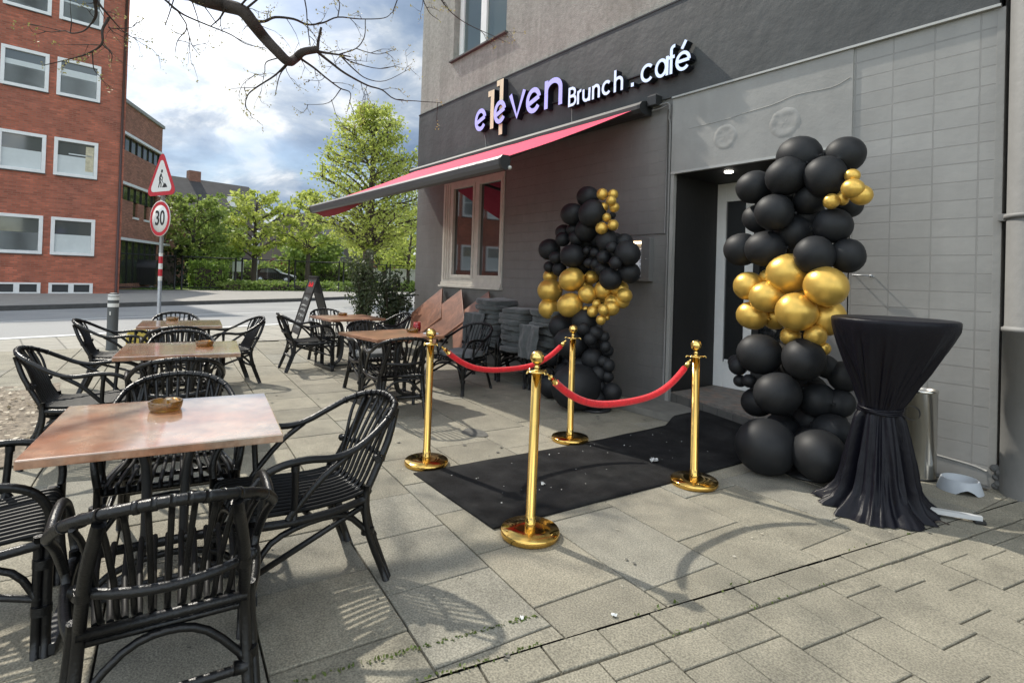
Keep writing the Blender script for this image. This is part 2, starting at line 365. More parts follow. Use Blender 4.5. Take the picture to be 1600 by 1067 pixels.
def part(mb, name, m, parent, label=None, **k):
    """part modelled in world coordinates"""
    o = mb.build(name, m, parent, **k); o.location = -parent.matrix_world.translation if parent.parent else -parent.location
    if parent.parent: o.location = (0,0,0)
    if label: o['label'] = label
    return o
WY = 5.08
# ================================================================= SETTING: ground, road, pavements
rng = random.Random(7)
def sheet(name, poly, z, m, label=None):
    mb = MB(); mb.face([(x,y,z) for x,y in poly]); o = mb.build(name, m); 
    if o.data.polygons[0].normal.z < 0: o.data.flip_normals()
    return tag(o, label, None, None, 'structure')
sheet('ground', [(-700,-700),(700,-700),(700,700),(-700,700)], -.08, grass_m, 'grassy ground reaching the horizon')
near_k = [(-8.2,-24),(-11.4,-7),(-13.2,-1.1),(-14.6,3.8),(-16.5,9),(-20,18),(-32,36),(-62,70)]
far_k = [(-12.5,-25),(-18.3,-9),(-21.3,-1.9),(-26.0,7.6),(-32.3,17.2),(-45,34),(-74,64)]
mid = [(-9.3,-24),(-15.2,-7),(-17.3,-1.5),(-19.6,5.7),(-23.6,14),(-36,32),(-68,67)]
sheet('road', near_k+far_k[::-1], -.03, asphalt, 'pale asphalt road running past the pavement')
def stripe(name, line, wd, z0, z1, m, kind='structure', label=None):
    mb = MB(); n = len(line); L, R_ = [], []
    for i in range(n):
        a, b = line[max(i-1,0)], line[min(i+1,n-1)]; dx, dy = b[0]-a[0], b[1]-a[1]; l = math.hypot(dx,dy)
        L.append((line[i][0]-dy/l*wd/2, line[i][1]+dx/l*wd/2)); R_.append((line[i][0]+dy/l*wd/2, line[i][1]-dx/l*wd/2))
    for i in range(n-1): mb.prism([R_[i],R_[i+1],L[i+1],L[i]], z0, z1)
    return tag(mb.build(name, m, recalc=True), label, None, None, kind)
stripe('near_kerb', near_k, .22, -.05, .008, paint_w, label='pale flush kerb at the road edge')
stripe('road_line', mid, .12, -.028, -.024, paint_w, label='white line along the road')
stripe('far_kerb', far_k, .22, -.05, .11, kerb_d, label='dark kerb on the far side of the road')
far_edge = [(-34,-40),(-35,1.0),(-36,7),(-35.5,13.5),(-38.5,24),(-54,44),(-90,80)]
sheet('far_pavement', far_k+far_edge[::-1], .10, far_pave, 'pavement across the road')
sheet('grass_verge', [(-35,1.0),(-36,7),(-35.5,13.5),(-38.5,24),(-54,44),(-90,80),(-140,80),(-140,1)], .115, grass_m, 'grass area behind the far fence')
# base under the slabs and paler outer pavement
sheet('joint_bed', [(-11.6,-24),(9,-24),(9,5.3),(-11.6,5.3)], -.022, joint_m, 'sand and moss in the joints of the paving')
sheet('outer_pavement', [(-11.35,-24)]+[(-8.3,-24),(-11.45,-7),(-13.25,-1.1),(-14.65,3.8),(-16.5,9),(-20,18),(-11.35,18)], -.004, lay, 'pale slab pavement beside the road')
# individual café slabs
PAVE = [ (.24,.222,.172), (.26,.24,.188), (.222,.205,.16), (.275,.252,.195), (.245,.232,.19) ]
pm = []
for i,c_ in enumerate(PAVE):
    m = mat('paving_concrete', c_, .85, var=.16, vs=5, bump=.55, bs=150, col2=tuple(v*.8 for v in c_), c2s=2.3, c2t=(.5,.7), detail=9)
    # exposed aggregate speckle
    t,b,cur = curnodes(m); co = t.nodes.new('ShaderNodeTexCoord'); nn = t.nodes.new('ShaderNodeTexNoise'); nn.inputs['Scale'].default_value = 130
    nn.inputs['Detail'].default_value = 3; t.links.new(co.outputs['Object'], nn.inputs[0]); r = t.nodes.new('ShaderNodeMapRange')
    r.inputs[1].default_value=.35; r.inputs[2].default_value=.65; r.inputs[3].default_value=.68; r.inputs[4].default_value=1.32
    t.links.new(nn.outputs[0], r.inputs[0]); scale_col(m, r.outputs[0]); pm.append(m)
pm.append(mat('pale_speckled_slab', (.35,.33,.285), .85, var=.35, vs=60, bump=.6, bs=150))
pm.append(mat('ochre_slab', (.34,.31,.235), .85, var=.14, vs=6, bump=.5, bs=150))
pm.append(mat('mossy_slab', (.22,.215,.15), .9, var=.2, vs=5, bump=.5, bs=150))
def slab(mb, x0, y0, x1, y1, rot, g=.004, mi=None):
    R_ = Matrix.Rotation(rot,4,'Z'); mb.mi = rng.choice([0,0,1,1,2,3,4]) if mi is None else mi
    dz = rng.uniform(-.0022,.0022); tx, ty = rng.uniform(-.0025,.0025), rng.uniform(-.0025,.0025)
    sub = bmesh.new(); bmesh.ops.create_cube(sub, size=1); sx, sy = x1-x0-g*2, y1-y0-g*2
    for v in sub.verts:
        v.co = Vector((v.co.x*sx, v.co.y*sy, v.co.z*.03-.015)); v.co.z += v.co.x*tx+v.co.y*ty+dz
    bmesh.ops.bevel(sub, geom=[e for e in sub.edges if all(v.co.z > -.02 for v in e.verts)], offset=.003, segments=1, affect='EDGES')
    mb._merge(sub, R_ @ Matrix.Translation(((x0+x1)/2,(y0+y1)/2,0)))
RP = math.radians(-6)
s1 = (-1.635,.92); s2 = (-1.083,3.583); sdir = Vector((s2[0]-s1[0], s2[1]-s1[1],0)).normalized(); snor = Vector((sdir.y,-sdir.x,0))
mb = MB(); Ri = Matrix.Rotation(-RP,3,'Z'); Rf = Matrix.Rotation(RP,3,'Z')
def in_pit(p): return -8.05 < p.x < -4.95 and -3.2 < p.y < -.25
for j in range(-16, 14):
    yy = .32+.5*j; off = rng.choice([0,.25,.37])
    xx = -12.5+off
    while xx < 1.2:
        L_ = rng.choice([.5,.5,.5,.75]); cen = Rf @ Vector((xx+L_/2, yy+.25,0))
        if -11.35 < cen.x and cen.y < 5.2 and (cen-Vector((*s1,0))).dot(snor) < .55 and not in_pit(cen): slab(mb, xx, yy, xx+L_, yy+.5, RP)
        xx += L_
bmesh.ops.bisect_plane(mb.bm, geom=mb.bm.verts[:]+mb.bm.edges[:]+mb.bm.faces[:], plane_co=(*s1,0), plane_no=snor, clear_outer=True)
bmesh.ops.bisect_plane(mb.bm, geom=mb.bm.verts[:]+mb.bm.edges[:]+mb.bm.faces[:], plane_co=(-11.35,0,0), plane_no=(-1,0,0), clear_outer=True)
tag(mb.build('cafe_pavement', pm), 'large worn concrete paving slabs in front of the café', None, None, 'structure')
# edging row and small square slabs to the right
SA = math.atan2(sdir.y, sdir.x); SM = TR(s1[0],s1[1],0) @ RZ(SA)
mb = MB(); u = -6.0
while u < 4.6:
    l = rng.choice([.24,.25,.26]); sub = MB(); slab(sub, u, -.155, u+l, -.002, 0, mi=rng.choice([0,1,3,6,2]) if u < 2.2 else 7); mb._merge_all(sub, SM) if hasattr(mb,'_merge_all') else mb._merge(sub.bm, SM); u += l
tag(mb.build('edging_strip', pm), 'narrow row of small slabs edging the café paving', None, None, 'structure')
mb = MB()
for j in range(-24, 42):
    vv = -.16-.25*(j+25) if False else 0
for k in range(-30, 24):                    # courses running away from the edging
    u0 = .12+.25*k; v = -.16
    while v > -7.5:
        l = rng.choice([.25,.25,.25,.25,.37]) if v < -.17 else rng.choice([.10,.16,.25]); P = SM @ Vector((u0+.125, v-l/2, 0))
        if P.y < 5.3 and P.x < 8:
            mi = None
            if abs(P.x+.93) < .13 and abs(P.y-2.68) < .13: mi = 5
            elif abs(P.x+.83) < .13 and abs(P.y-2.38) < .13: mi = 6
            elif P.y > 4.2: mi = 7 if rng.random() < .7 else None
            sub = MB(); slab(sub, u0, v-l, u0+.25, v, 0, g=.003, mi=mi); mb._merge(sub.bm, SM)
        v -= l
tag(mb.build('side_pavement', pm), 'smaller slabs right of the edging strip', None, None, 'structure')
# moss and grass in the edging joints
gl = leafmat('joint_grass', (.07,.12,.02), (.16,.20,.05), .3); pts = []
for q in range(560):
    u = rng.gauss(-.15,.75) if q % 3 else rng.uniform(-3,3); v = rng.choice([0,-.157]); P = SM @ Vector((u, v+rng.gauss(0,.006), .004+abs(rng.gauss(0,.004))))
    if mnoise.noise(Vector((u*2.2,v*5,0))) > -.05: pts.append(P)
for q in range(0):
    P = Vector((rng.uniform(-2.2,-1.9), 0, .004)); P.y = .95+(P.x+2.1)*-.1+rng.gauss(0,.01); pts.append(P)
for q in range(220):
    u = rng.uniform(-.6,.55); pts.append(SM @ Vector((u, .16+rng.gauss(0,.006), .004)))
tag(leaves('joint_grass', pts, .0095, gl, rng=rng, up=0), 'tiny grass growing in the paving joints', 'grass', None, 'stuff')
# tree pit
mb = MB(); n_ = 26
gv = [[mb.bm.verts.new((-8.1+3.2*i/n_, -3.3+3.12*j/n_, .006+.018*mnoise.noise(Vector((i*.4,j*.4,1)))+.006*mnoise.noise(Vector((i*2.,j*2.,4))))) for j in range(n_+1)] for i in range(n_+1)]
for i in range(n_):
    for j in range(n_): mb.bm.faces.new((gv[i][j],gv[i+1][j],gv[i+1][j+1],gv[i][j+1])).smooth = True
tag(mb.build('tree_pit', soil), 'bare soil of the street tree pit', None, None, 'structure')
pts = [Vector((rng.uniform(-8,-5), rng.uniform(-3,-.25), .03)) for _ in range(900)]
tag(leaves('leaf_litter', pts, .028, leafmat('dry_leaves',(.33,.27,.18),(.50,.44,.33),.1), rng=rng, up=3), 'dry leaf bits scattered over the bare soil', 'leaf litter', None, 'stuff')
mb = MB()
for _ in range(150):
    x, y, r_ = rng.uniform(-7,1.2), rng.uniform(-2.5,4.6), rng.uniform(.006,.017); k0 = rng.uniform(0,6)
    if in_pit(Vector((x,y,0))): continue
    mb.face([(x+r_*math.cos(a)*(1+.3*math.sin(2*a+k0)), y+r_*math.sin(a)*(1+.2*math.cos(3*a+k0)), .0062) for a in [2*PI*k/9 for k in range(9)]])
tag(mb.build('gum_spots', mat('trodden_gum', (.11,.105,.09), .9, var=.3, vs=3)), 'dark trodden gum spots on the paving', 'gum spots', None, 'stuff')
# small litter on paving
pts = []
for _ in range(70):
    x, y = rng.uniform(-4.5,0), rng.uniform(.3,4.6); pts.append(Vector((x,y,.008)))
tag(leaves('paving_crumbs', pts, .011, mat('pale_crumb', (.42,.39,.32), .9), rng=rng, up=8), 'pale crumbs and petals scattered on the paving', 'litter', None, 'stuff')

# ================================================================= CAFÉ BUILDING
cafe = empty('cafe_building', (-5.3,WY,0), 0, 'grey corner café building with rough render above a dark painted band', 'building')
X0, X1 = -9.63, -.96
mb = MB()   # rendered upper wall with window openings
ZT = 13.5
def wall_xz(mb, x0, x1, z0, z1, holes, y0, y1):
    xs = sorted({x0,x1,*[h[0] for h in holes],*[h[1] for h in holes]}); zs = sorted({z0,z1,*[h[2] for h in holes],*[h[3] for h in holes]})
    for a,b in zip(xs,xs[1:]):
        for c_,d in zip(zs,zs[1:]):
            if any(h[0]<=a and b<=h[1] and h[2]<=c_ and d<=h[3] for h in holes): continue
            mb.face([(a,y0,c_),(b,y0,c_),(b,y0,d),(a,y0,d)])
    for h in holes:
        a,b,c_,d = h
        mb.face([(a,y0,c_),(a,y1,c_),(a,y1,d),(a,y0,d)], True); mb.face([(b,y0,c_),(b,y1,c_),(b,y1,d),(b,y0,d)])
        mb.face([(a,y0,d),(b,y0,d),(b,y1,d),(a,y1,d)], True); mb.face([(a,y0,c_),(b,y0,c_),(b,y1,c_),(a,y1,c_)])
up = [(-8.47,-6.90,5.19,6.75),(-4.6,-3.0,5.19,6.75),(-8.47,-6.90,8.3,9.9),(-4.6,-3.0,8.3,9.9)]
wall_xz(mb, X0, 6.0, 4.455, ZT, up, WY, WY+.22)
mb.face([(X0,WY,4.455),(X0,WY+11,4.455),(X0,WY+11,ZT),(X0,WY,ZT)]); mb.face([(X0,WY,ZT),(6,WY,ZT),(6,WY+11,ZT),(X0,WY+11,ZT)]); mb.face([(6,WY,-.1),(6,WY+11,-.1),(6,WY+11,ZT),(6,WY,ZT)], True)
mb.face([(X0,WY+11,-.1),(6,WY+11,-.1),(6,WY+11,ZT),(X0,WY+11,ZT)], True)
part(mb, 'upper_wall', plaster, cafe)
mb = MB(); mb.box((X0-.006,WY-.022,3.405),(-.99,WY+.1,4.452)); part(mb, 'painted_band', band, cafe)
mb = MB(); mb.box((X0-.012,WY-.03,4.4525),(-.99,WY-.001,4.470)); part(mb, 'band_lip', dark_metal, cafe)
mb = MB(); mb.box((-3.74,WY-.034,3.385),(X1-.02,WY-.0005,3.404)); part(mb, 'band_trim', strip_m, cafe, 'light metal trim strip under the dark band')
# lower wall
WIN = (-8.60,-6.80,1.20,3.00); DOOR = (-3.70,-1.94,.165,2.55)
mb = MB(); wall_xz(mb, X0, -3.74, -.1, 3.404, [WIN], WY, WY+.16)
mb.face([(X0,WY,-.1),(X0,WY+11,-.1),(X0,WY+11,4.455),(X0,WY,4.455)]); part(mb, 'lower_wall', wall_shade, cafe, 'grey painted block wall with the café window')
mb = MB(); mb.face([(-1.93,WY,-.1),(X1,WY,-.1),(X1,WY,3.385),(-1.93,WY,3.385)]); mb.face([(X1,WY,-.1),(X1,WY+.35,-.1),(X1,WY+.35,4.45),(X1,WY,4.45)])
part(mb, 'right_wall', wall_grey, cafe, 'sunlit grey tiled wall right of the entrance')
mb = MB(); mb.box((X1-.045,WY-.004,-.05),(X1+.003,WY+.1,3.384), bev=.003); part(mb, 'corner_moulding', smooth_grey, cafe)
mb = MB(); mb.box((-3.74,WY-.012,2.575),(-1.93,WY+.2,3.384)); part(mb, 'entrance_lintel', smooth_grey, cafe, 'smooth grey panel above the entrance with two round plaster scars')
mb = MB(); mb.box((-3.738,WY-.022,2.5505),(-1.932,WY+.2,2.574)); part(mb, 'lintel_edge', strip_m, cafe)
mb = MB(); mb.box((-3.74,WY-.012,-.05),(-3.70,WY+.05,2.55)); part(mb, 'entrance_jamb', smooth_grey, cafe)
mb = MB()
# cracked plaster ridge on the lintel
pr = [(-3.52,3.02),(-3.1,3.03),(-2.9,3.05),(-2.6,3.06),(-2.4,3.10),(-2.1,3.10),(-1.95,3.14)]
mb.tube([(x,WY-.012,z+.006*math.sin(x*31)) for x,z in pr], .0038, 6); part(mb, 'plaster_ridge', smooth_grey, cafe)
for (cx_,cz_,r_,ro) in [(-3.10,2.85,.135,.3),(-2.50,2.87,.15,.9)]:
    mb = MB(); n_ = 30; rings = []
    for a in range(7):
        rr = r_*a/6
        rings.append([mb.bm.verts.new((cx_+rr*math.cos(2*PI*k/n_)*(1+.05*mnoise.noise(Vector((k*.5,a,ro*9)))), WY-.012-(.0045 if a in (4,5) else (.0015 if a<4 else -.002))*(1+1.2*mnoise.noise(Vector((k*.6,a*1.3,ro*3)))), cz_+rr*math.sin(2*PI*k/n_))) for k in range(n_)])
    for a in range(6):
        for k in range(n_):
            f = mb.bm.faces.new((rings[a][k],rings[a][(k+1)%n_],rings[a+1][(k+1)%n_],rings[a+1][k])); f.smooth = True
    part(mb, 'plaster_scar', smooth_grey, cafe)
# base plinth patch of the right wall
mb = MB(); pl_ = [(-1.94,.13),(-1.5,.145),(-1.3,.135),(-1.1,.12),(-1.01,.10),(-1.0,0),(-1.94,0)]
mb.face([(x,WY-.006,z) for x,z in pl_]); mb.tube([(x,WY-.004,z) for x,z in pl_[:5]], .008, 6); part(mb, 'plinth_patch', smooth_grey, cafe)
# cafe window
win = MB()
a,b,c_,d = WIN; F = .075
for bx in [((a,WY-.02,c_),(b,WY+.06,c_+.13)),((a,WY-.02,d-F),(b,WY+.06,d)),((a,WY-.02,c_+.13),(-8.305,WY+.06,d-F)),((b-.025,WY-.02,c_+.13),(b,WY+.06,d-F)),((-7.60,WY-.015,c_+.13),(-7.51,WY+.058,d-F))]: win.box(*bx, bev=.004)
wf = part(win, 'window', cream_white, cafe, 'aged white double window reflecting the street')
mb = MB()
for gx in (a+.06,a+.13,a+.21): mb.box((gx,WY-.032,c_+.10),(gx+.022,WY-.019,d-.03), bev=.003)
for x0_,x1_ in ((-8.304,-7.601),(-7.509,-6.826)):
    for bx in [((x0_,WY-.028,c_+.13),(x0_+.048,WY+.04,d-F)),((x1_-.048,WY-.028,c_+.13),(x1_,WY+.04,d-F)),((x0_+.048,WY-.028,c_+.13),(x1_-.048,WY+.04,c_+.185)),((x0_+.048,WY-.028,d-F-.05),(x1_-.048,WY+.04,d-F))]: mb.box(*bx, bev=.004)
part(mb, 'sash', cream_white, wf)
mb = MB(); mb.box((-8.27,WY+.022,c_+.16),(-7.64,WY+.03,d-.1)); part(mb, 'pane', glass, wf); mb = MB(); mb.box((-7.47,WY+.022,c_+.16),(-6.85,WY+.03,d-.1)); part(mb, 'pane', glass, wf)
mb = MB(); mb.box((a-.02,WY-.075,c_-.035),(b+.02,WY+.02,c_-.001), bev=.004); mb.box((a,WY-.04,c_),(b,WY-.021,c_+.05), bev=.003); part(mb, 'sill', cream_white, wf)
# upper windows
for i,(a,b,c_,d) in enumerate(up):
    mb = MB(); y0 = WY+.12
    for bx in [((a,y0,c_),(a+.12,y0+.07,d)),((b-.08,y0,c_),(b,y0+.07,d)),((a+.12,y0,c_),(b-.08,y0+.07,c_+.09)),((a+.12,y0,d-.09),(b-.08,y0+.07,d)),((-.1+(a+b)/2,y0-.006,c_+.09),(.06+(a+b)/2,y0+.06,d-.09))]: mb.box(*bx, bev=.004)
    w_ = part(mb, 'window', white, cafe)
    mb = MB(); mb.box((a+.11,y0+.03,c_+.08),(b-.07,y0+.035,d-.08)); part(mb, 'pane', mat('upper_window_glass',(.09,.12,.125),.04,ior=1.7), w_)
    mb = MB(); mb.box((a-.05,WY-.06,c_-.03),(b+.05,y0,c_-.0005), bev=.003); part(mb, 'sill', kerb_d, w_)
# entrance recess
mb = MB(); a,b,c_,d = DOOR; yb = 5.98
mb.face([(a,WY+.04,c_),(a,yb,c_),(a,yb,d),(a,WY+.04,d)], True); mb.face([(b,WY,c_),(b,yb,c_),(b,yb,d),(b,WY,d)])
mb.face([(a,WY+.02,d-.002),(b,WY+.02,d-.002),(b,yb,d-.002),(a,yb,d-.002)], True)
part(mb, 'entrance_recess', black_wall, cafe)
mb = MB(); z0 = c_
for bx in [((-3.70,5.93,z0),(-3.585,5.975,d-.005)),((-2.38,5.93,z0),(-2.27,5.975,d-.005)),((-3.585,5.93,2.44),(-2.38,5.975,d-.005)),((-3.585,5.932,z0),(-3.24,5.973,.46)),((-3.34,5.93,.46),(-3.24,5.975,2.44)),((-3.585,5.932,2.33),(-3.34,5.973,2.44)),((-3.56,5.92,.46),(-3.34,5.932,.49))]: mb.box(*bx, bev=.004)
df = part(mb, 'door_frame', white, cafe, 'white painted door frame with a narrow side light')
mb = MB(); mb.box((-3.585,5.95,.46),(-3.34,5.955,2.33)); mb.box((-3.24,5.96,.2),(-2.38,5.965,2.44)); part(mb, 'pane', glass, df)
mb = MB()
for bx in [((-3.235,5.925,.19),(-3.16,5.955,2.43)),((-2.46,5.925,.19),(-2.385,5.955,2.43)),((-3.16,5.925,.19),(-2.46,5.955,.38)),((-3.16,5.925,2.33),(-2.46,5.955,2.43))]: mb.box(*bx, bev=.004)
dl = part(mb, 'door_leaf', black_wall, df); mb = MB(); mb.tube([(-3.2,5.925,1.05),(-3.2,5.87,1.05),(-3.08,5.87,1.05)], .009); part(mb, 'door_handle', galv, df)
mb = MB(); mb.box((-2.27,WY+.0,z0),(-1.94,yb+.01,d-.006)); part(mb, 'recess_pier', smooth_grey, cafe)
mb = MB(); mb.lathe([(0,0),(.035,0),(.042,-.008),(.042,.004)], 20, c=(-3.198,5.32,2.545)); sp_ = part(mb, 'spotlight', glow_mat('lit_spotlight',(1,.95,.85),14), cafe, 'lit recessed ceiling spotlight')
# steps
step_m = mat('dark_kerb_tiles', (.085,.082,.078), .7, var=.2, vs=6, bump=.4, bs=40); brick_layer(step_m, .20,.4,.006, offset=0, mcol=(.05,.05,.048), swz='XZ', depth=.004, tint=.12)
tile_m = mat('reddish_floor_tiles', (.17,.155,.14), .6, var=.35, vs=14, bump=.4, bs=60, col2=(.22,.16,.13), c2s=6, c2t=(.48,.6))
mb = MB(); mb.prism([(-3.76,5.14),(-2.46,4.73),(-1.95,4.66),(-1.95,yb),(-3.70,yb),(-3.70,5.2)], .0, .146); part(mb, 'entrance_step', step_m, cafe, 'dark kerb step of the entrance')
mb = MB(); mb.prism([(-3.72,5.16),(-2.46,4.775),(-1.96,4.70),(-1.96,5.92),(-3.69,5.92),(-3.69,5.2)], .1462, .165); part(mb, 'threshold_floor', tile_m, cafe, 'worn reddish tiled floor inside the entrance')
mb = MB(); mb.box((-4.0,4.55,0),(-2.0,5.0785,.07), bev=.006); part(mb, 'low_platform', mat('platform_stone',(.15,.145,.13),.85,var=.2,vs=7,bump=.4), cafe, 'low worn concrete platform in front of the step')
# framed sub panel, conduit, holes, tap holder
mb = MB(); mb.tube([(-3.80,WY-.012,3.28),(-3.80,WY-.012,1.905)], .009, 6, smooth=False); mb.tube([(-3.80,WY-.012,1.905),(-5.6,WY-.012,1.905)], .004, 6, smooth=False); part(mb, 'wall_trim', wall_shade, cafe)
mb = MB(); mb.tube([(-3.97,WY-.05,3.33),(-3.86,WY-.05,3.345),(-3.77,WY-.045,3.335),(-3.755,WY-.04,3.25),(-3.772,WY-.03,3.17),(-3.76,WY-.02,3.09),(-3.757,WY-.02,2.6),(-3.757,WY-.02,.2)], .011, 8)
mb.tube([(-3.98,WY-.06,3.30),(-3.86,WY-.06,3.30),(-3.785,WY-.05,3.315)], .009, 6); part(mb, 'conduit', wall_shade, cafe, 'grey painted cable conduit beside the awning')
mb = MB(); mb.box((-4.0,WY-.13,3.335),(-3.88,WY-.022,3.45), bev=.01); part(mb, 'junction_box', dark_metal, cafe)
mb = MB(); mb.tube([(-1.885,WY-.002,1.47),(-1.885,WY-.05,1.472),(-1.745,WY-.05,1.466),(-1.745,WY-.002,1.46)], .006, 8, smooth=False); mb.ball((-1.745,WY-.055,1.466), .013); part(mb, 'wall_hook', galv, cafe)
# ================================================================= downpipe and its neighbour's wall
dp = empty('rain_downpipe', (-.78,5.05,0), 0, 'thick grey painted downpipe at the right edge beside the café wall', 'downpipe')
mb = MB(); mb.lathe([(.155,-.03),(.155,1.10),(.162,1.10),(.162,1.125),(.15,1.13),(.146,1.14),(.146,9)], 40); mb.build('pipe', pipe_m, dp)
mb = MB(); mb.lathe([(.148,1.87),(.16,1.87),(.163,1.885),(.16,1.90),(.148,1.90)], 40); mb.box((-.19,-.03,1.86),(-.14,.03,1.91), bev=.004); mb.build('clamp', pipe_m, dp)
nb = empty('neighbour_wall', (2.5,5.2,0), 0, 'shaded rendered wall continuing to the right behind the downpipe', 'wall')
mb = MB(); mb.box((X1+.01,5.24,-.1),(5.99,5.40,4.454)); mb.box((-.64,WY+.002,-.1),(5.99,5.239,4.453)); part(mb, 'wall', smooth_grey, nb)
mb = MB(); 
for k in range(7):
    mb.ball((-.93+.03*rng.uniform(-1,1), 5.03+.04*rng.uniform(-1,1), .02+.02*k), .035, (1,.9,.8), 10, 8)
tag(mb.build('mortar_rubble', mat('crumbled_mortar',(.14,.14,.135),.95,var=.3,bump=1,bs=50)), 'crumbled grey mortar heap at the foot of the downpipe', 'rubble')

# ================================================================= SIGN
sign = empty('shop_sign', (-5.5,5.0,3.55), 0, 'backlit channel letter sign reading eleven Brunch café on the dark band', 'sign')
lav = glow_mat('lit_lavender_face', (.42,.42,1.0), .42); cool = glow_mat('lit_white_face', (.60,.74,1.0), .50)
for _m,_c in ((lav,(.30,.30,.62)),(cool,(.40,.45,.6))): _m.node_tree.nodes['RGB'].outputs[0].default_value = (*_c,1)
beige_dummy = None
beige = mat('beige_numeral', (.80,.71,.50), .5); side = mat('black_letter_side', (.006,.008,.014), .35)
for _m,_e in ((lav,.1),(cool,.1)): _m.node_tree.nodes['Principled BSDF'].inputs['Roughness'].default_value = .6
YF, YB = 4.95, 5.05
def arc(cx_,cz_,rx,rz,a0,a1,n=22): return [(cx_+rx*math.cos(math.radians(a0+(a1-a0)*i/n)), cz_+rz*math.sin(math.radians(a0+(a1-a0)*i/n))) for i in range(n+1)]
def letter(name, strokes, wd, face, y0=YF, y1=YB):
    mb = MB()
    for k,s_ in enumerate(strokes):
        cl = len(s_) > 3 and s_[0] == s_[-1]
        mb.ribbon(s_[:-1] if cl else s_, wd, y0-.0015*k, y1-.0015*k, cl)
    return part(mb, name, [side, face], sign, recalc=False)
def e_sl(x0,x1,z0,z1,w_):     # round e with a tilted bar
    cx_,cz_ = (x0+x1)/2,(z0+z1)/2; rx,rz = (x1-x0)/2-w_/2,(z1-z0)/2-w_/2; s_ = arc(cx_,cz_,rx,rz,12,325,30)
    return [s_, [s_[0],(cx_-rx*.93,cz_-rz*.28)]]
letter('letter_e', e_sl(-7.505,-7.184,3.70,4.06,.068), .068, lav)
letter('letter_e', e_sl(-6.95,-6.64,3.705,4.065,.068), .068, lav, YF-.02)
letter('letter_v', [[(-6.56,4.09),(-6.395,3.73),(-6.23,4.09)]], .07, lav)
letter('letter_e', e_sl(-6.185,-5.857,3.70,4.065,.068), .068, lav)
letter('letter_n', [[(-5.745,3.695),(-5.745,4.085)],[(-5.745,3.9)]+arc(-5.60,3.93,.145,.125,170,0,14)+[(-5.452,3.695)]], .072, lav)
def one(x0,x1,z0,z1,w_): return [[(x1-w_/2,z0),(x1-w_/2,z1)],[(x0,z1-.045),(x1-w_,z1-.045)],[(x0+.03,z1-.10),(x0+.03,z1-.01)]]
letter('numeral_one', one(-7.155,-6.995,3.68,4.29,.09)[:2], .09, beige, YF+.01)
letter('numeral_one', one(-6.93,-6.76,3.545,4.40,.09)[:2], .09, beige, YF+.01)
T_ = .036
def bowl(x0,x1,z0,z1,a0,a1,n=24): return arc((x0+x1)/2,(z0+z1)/2,(x1-x0)/2-T_/2,(z1-z0)/2-T_/2,a0,a1,n)
zb, zx, zt = 3.618, 3.775, 3.872
letter('letter_b', [[(-5.28,zb),(-5.28,zt)],[(-5.28,zt-.018),(-5.215,zt-.018)]+arc(-5.215,3.80,.04,.047,90,-90,10)+[(-5.28,3.753)],[(-5.28,3.75),(-5.21,3.75)]+arc(-5.21,3.693,.05,.057,90,-90,10)+[(-5.28,zb+.018)]], T_, cool)
letter('letter_r', [[(-5.115,zb),(-5.115,zx+.015)],[(-5.115,3.72)]+arc(-5.07,3.74,.045,.045,170,75,8)], T_, cool)
letter('letter_u', [[(-5.02,zx+.01),(-5.02,3.69)]+arc(-4.967,3.69,.053,.055,180,360,12)+[(-4.914,zx+.01)],[(-4.914,zb),(-4.914,3.72)]], T_, cool)
letter('letter_n', [[(-4.85,zb),(-4.85,zx+.012)],[(-4.85,3.70)]+arc(-4.80,3.725,.05,.055,170,0,12)+[(-4.75,zb)]], T_, cool)
letter('letter_c', [bowl(-4.705,-4.545,zb,3.80,42,318)], T_, cool)
letter('letter_h', [[(-4.49,zb),(-4.49,zt+.01)],[(-4.49,3.70)]+arc(-4.435,3.725,.055,.055,170,0,12)+[(-4.38,zb)]], T_, cool)
letter('full_stop', [[(-4.222,zb),(-4.222,zb+.045)]], .042, cool)
zx = 3.825
letter('letter_c', [bowl(-4.105,-3.915,zb-.004,zx,42,318)], T_, cool)
letter('letter_a', [bowl(-3.905,-3.735,zb-.004,zx,0,360)[:-1]+[bowl(-3.905,-3.735,zb-.004,zx,0,360)[0]],[(-3.74,zb),(-3.74,zx+.005)]], T_, cool)
letter('letter_f', [[(-3.690,zb),(-3.690,3.88)]+arc(-3.650,3.88,.04,.035,180,80,8),[(-3.73,3.80),(-3.645,3.80)]], T_, cool)
letter('letter_e', [bowl(-3.635,-3.445,zb-.004,zx,0,318),[(-3.62,3.722),(-3.46,3.722)],[(-3.555,3.85),(-3.505,3.93)]], T_, cool)
mb = MB(); mb.box((-7.5,5.03,3.78),(-5.42,5.058,3.80)); mb.box((-5.3,5.03,3.66),(-3.47,5.058,3.675)); mb.box((-5.3,5.03,3.76),(-3.47,5.058,3.775))
part(mb, 'mounting_rail', dark_metal, sign)
mb = MB(); mb.tube([(-7.36,WY-.027,3.66),(-7.33,WY-.027,3.55),(-7.31,WY-.027,3.44)], .004, 5); mb.tube([(-5.335,WY-.027,3.66),(-5.33,WY-.027,3.5),(-5.32,WY-.027,3.42)], .005, 5); part(mb, 'cable', strip_m, sign)

